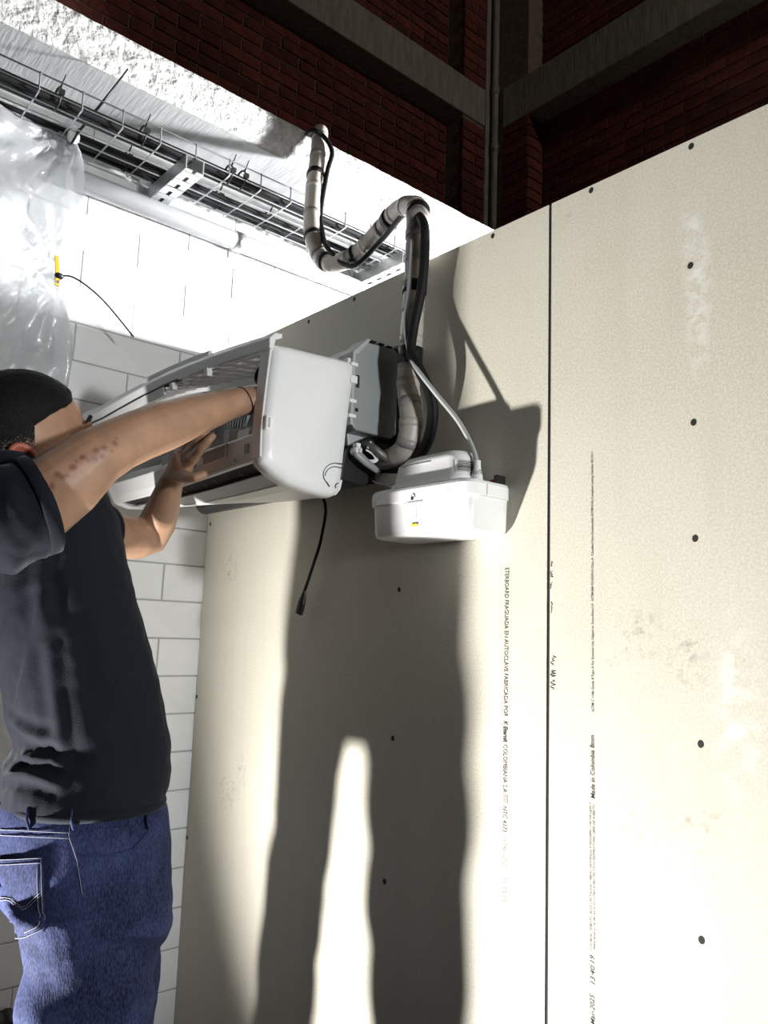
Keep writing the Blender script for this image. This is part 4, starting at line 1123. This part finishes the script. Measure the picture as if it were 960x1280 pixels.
# back pocket: a patch with thickness laid on the seat, sewn round the rim
def pocket():
    nx, ny = 14, 16; top = []; pts = []
    for j in range(ny+1):
        t_ = j/ny
        row = []
        for i in range(nx+1):
            s = i/nx
            xl = lerp(-22, -4, t_); xr = lerp(54, 57, t_)
            x = lerp(xl, xr, s)
            yb = 1070+t_*92 + (10*(1-abs(2*s-1)) if t_ > .0 else 0)*t_ + 3*(1-s)*(1-t_)
            row.append(onto(x, yb, .0042))
        pts.append(row)
    mb = MB(); idx = {}; vs = []; fs = []
    for j, row in enumerate(pts):
        for i, p in enumerate(row):
            if p is not None: idx[(i, j)] = len(vs); vs.append(p)
    for j in range(ny):
        for i in range(nx):
            k = [(i, j), (i+1, j), (i+1, j+1), (i, j+1)]
            if all(c in idx for c in k) and max((vs[idx[k[a]]]-vs[idx[k[(a+1) % 4]]]).length for a in range(4)) < .022: fs.append(tuple(idx[c] for c in k))
    return mb.add(vs, fs)
pk = obj('back_pocket', pocket(), M_DENIM, jo, True)
sd = pk.modifiers.new('t', 'SOLIDIFY'); sd.thickness = .004; sd.offset = -1
for pts in ([(2, 1074), (54, 1072)], [(2, 1080), (53, 1078)], [(53, 1074), (56, 1158), (36, 1168), (18, 1172)], [(48, 1080), (51, 1154), (34, 1163)], [(4, 1124), (16, 1126), (30, 1140), (53, 1118)], [(4, 1120), (17, 1122), (31, 1135), (53, 1114)]):
    line_on(pts, .00065, 'stitching', M_STITCH, pk, .0054)
for pts in ([(1, 1037), (86, 1041)], [(1, 1044), (86, 1048)], [(88, 1022), (86, 1045), (96, 1075), (103, 1118)], [(122, 1035), (162, 1033), (164, 1045)], [(98, 1068), (130, 1070), (165, 1062), (184, 1040)]):
    line_on(pts, .0007 if pts[0][0] != 98 else .0016, 'stitching', M_STITCH if pts[0][0] not in (122, 98) else M_DENIM, jo)
for x in (37, 90, 182):
    a = onto(x, 1013, .004); b_ = onto(x+1, 1034, .004)
    if a and b_: obj('belt_loop', MB().tube([a, a.lerp(b_, .5)+Vector((.003, -.003, 0)), b_], .005, 6, True, .5), M_DENIM, jo, True)
# bunched front pocket mouth at the fly side
# shoes
for side in (-1, 1):
    F, B, w, xc = leg_rows(side)[-1]
    c = (F+B)/2
    sh_ = MB().loft([[Vector((c.x+w_*math.cos(2*PI*k/20), c.y+.04+l_*math.sin(2*PI*k/20), FOOTZ+z_)) for k in range(20)] for z_, l_, w_ in ((0, .135, .048), (.02, .14, .052), (.05, .125, .048), (.085, .075, .044), (.10, .06, .04))])
    so = obj('shoe', sh_, M_BLACKP, man, True)
    obj('sole', MB().loft([[Vector((c.x+.054*math.cos(2*PI*k/20), c.y+.04+.143*math.sin(2*PI*k/20), FOOTZ+z_)) for k in range(20)] for z_ in (0.0, .018)]), M_RUBBER, so)
# thin cord round the right wrist
d = (armR[-1][0]-armR[-3][0]).normalized(); c = armR[-2][0]; a_ = d.cross(Vector((0, 0, 1))).normalized(); b_ = d.cross(a_)
ringp = []
for k in range(40):
    an = 2*PI*k/40; dv = a_*math.cos(an)+b_*math.sin(an)+d*.18*math.sin(an)
    h = bvh.ray_cast(c+dv*.09, -dv)
    ringp.append((h[0] if h[0] and (h[0]-c).length < .05 else c+dv*.027)+dv*.0008)
ringp.append(ringp[0])
obj('wrist_cord', MB().tube(ringp, .0013, 6), mat('dark_brown_cord', (.035, .015, .012), .6), man, True)

# ================================================================== OUT OF FRAME: what carries the man and the lamps
st = thing('step_platform', (XM, -.56, 0), 'low wooden work platform under the man\'s feet', 'platform')
for k in range(4):
    y = -.76+k*.14
    obj('plank', MB().box((.26, y, FOOTZ-.03), (.96, y+.13, FOOTZ)), M_WOOD, st, bev=.004)
for x in (.30, .88):
    for y in (-.74, -.27): obj('leg', MB().box((x, y, 0), (x+.04, y+.04, FOOTZ-.03)), M_WOOD, st)
for y in (-.74, -.27): obj('stretcher', MB().box((.34, y+.01, .10), (.88, y+.03, .14)), M_WOOD, st)
def floodlight(pos, aim, label, height_from=0.0):
    d = (aim-pos).normalized(); t = thing('work_light', (pos.x, pos.y, height_from), label, 'lamp', 'floodlights')
    rot = d.to_track_quat('-Z', 'Y').to_matrix()
    def W(x, y, z): return pos-d*.03+rot @ Vector((x, y, z))
    def slab(x, y, z0, z1): 
        return MB().loft([[W(-x, -y, z) , W(x, -y, z), W(x, y, z), W(-x, y, z)] for z in (z0, z1)])
    obj('housing', slab(.11, .085, .0, .035), M_BLACKP, t, bev=.006)
    obj('led_panel', slab(.085, .06, -.002, .001), M_LAMP, t)
    for k in range(7): obj('cooling_fin', MB().loft([[W(-.08+.026*k, -.07, z), W(-.077+.026*k, -.07, z), W(-.077+.026*k, .07, z), W(-.08+.026*k, .07, z)] for z in (.035, .055)]), M_BLACKP, t)
    bp_ = pos-d*.03
    obj('yoke', MB().tube([W(-.118, 0, .02), W(-.118, -.11, .03), W(.118, -.11, .03), W(.118, 0, .02)], .006, 8), M_STEEL, t, True)
    foot = W(0, -.11, .03)
    obj('pole', MB().tube([foot, Vector((foot.x, foot.y, height_from+.10))], .014, 12), M_STEEL, t, True)
    for k in range(3):
        a = 2*PI*k/3+.4
        obj('tripod_leg', MB().tube([Vector((foot.x, foot.y, height_from+min(.5, foot.z*.6))), Vector((foot.x+.22*math.cos(a), foot.y+.22*math.sin(a), height_from+.008))], .009, 8), M_STEEL, t, True)
floodlight(KEY_POS-(KEY_AIM-KEY_POS).normalized()*.012, KEY_AIM, 'black floodlight on a low tripod behind the man')
floodlight(SIDE_POS-(SIDE_AIM-SIDE_POS).normalized()*.012, SIDE_AIM, 'black floodlight on a tripod far along the board partition')
floodlight(BACK_POS-(BACK_AIM-BACK_POS).normalized()*.012, BACK_AIM, 'black floodlight on a tall tripod behind the partition')

t = thing('hall_fill_lamp', (3.5, 1.9, 6.0), 'unseen pendant lamp added to brighten the dark brick hall', 'lamp')  # made-up fitting round the hall fill light
obj('cord', MB().tube([(3.5, 1.9, 6.12), (3.5, 1.9, 7.4)], .006, 8), M_BLACKP, t, True)
obj('socket', MB().tube([(3.5, 1.9, 6.04), (3.5, 1.9, 6.12)], .028, 14), M_BLACKP, t, True)
obj('lamp_shade', MB().loft([[Vector((3.5+r_*math.cos(2*PI*k/24), 1.9+r_*math.sin(2*PI*k/24), z_)) for k in range(24)] for r_, z_ in ((.02, 6.14), (.06, 6.12), (.20, 6.05), (.205, 6.045), (.06, 6.11), (.02, 6.13))], caps=False), M_STEEL, t, True)
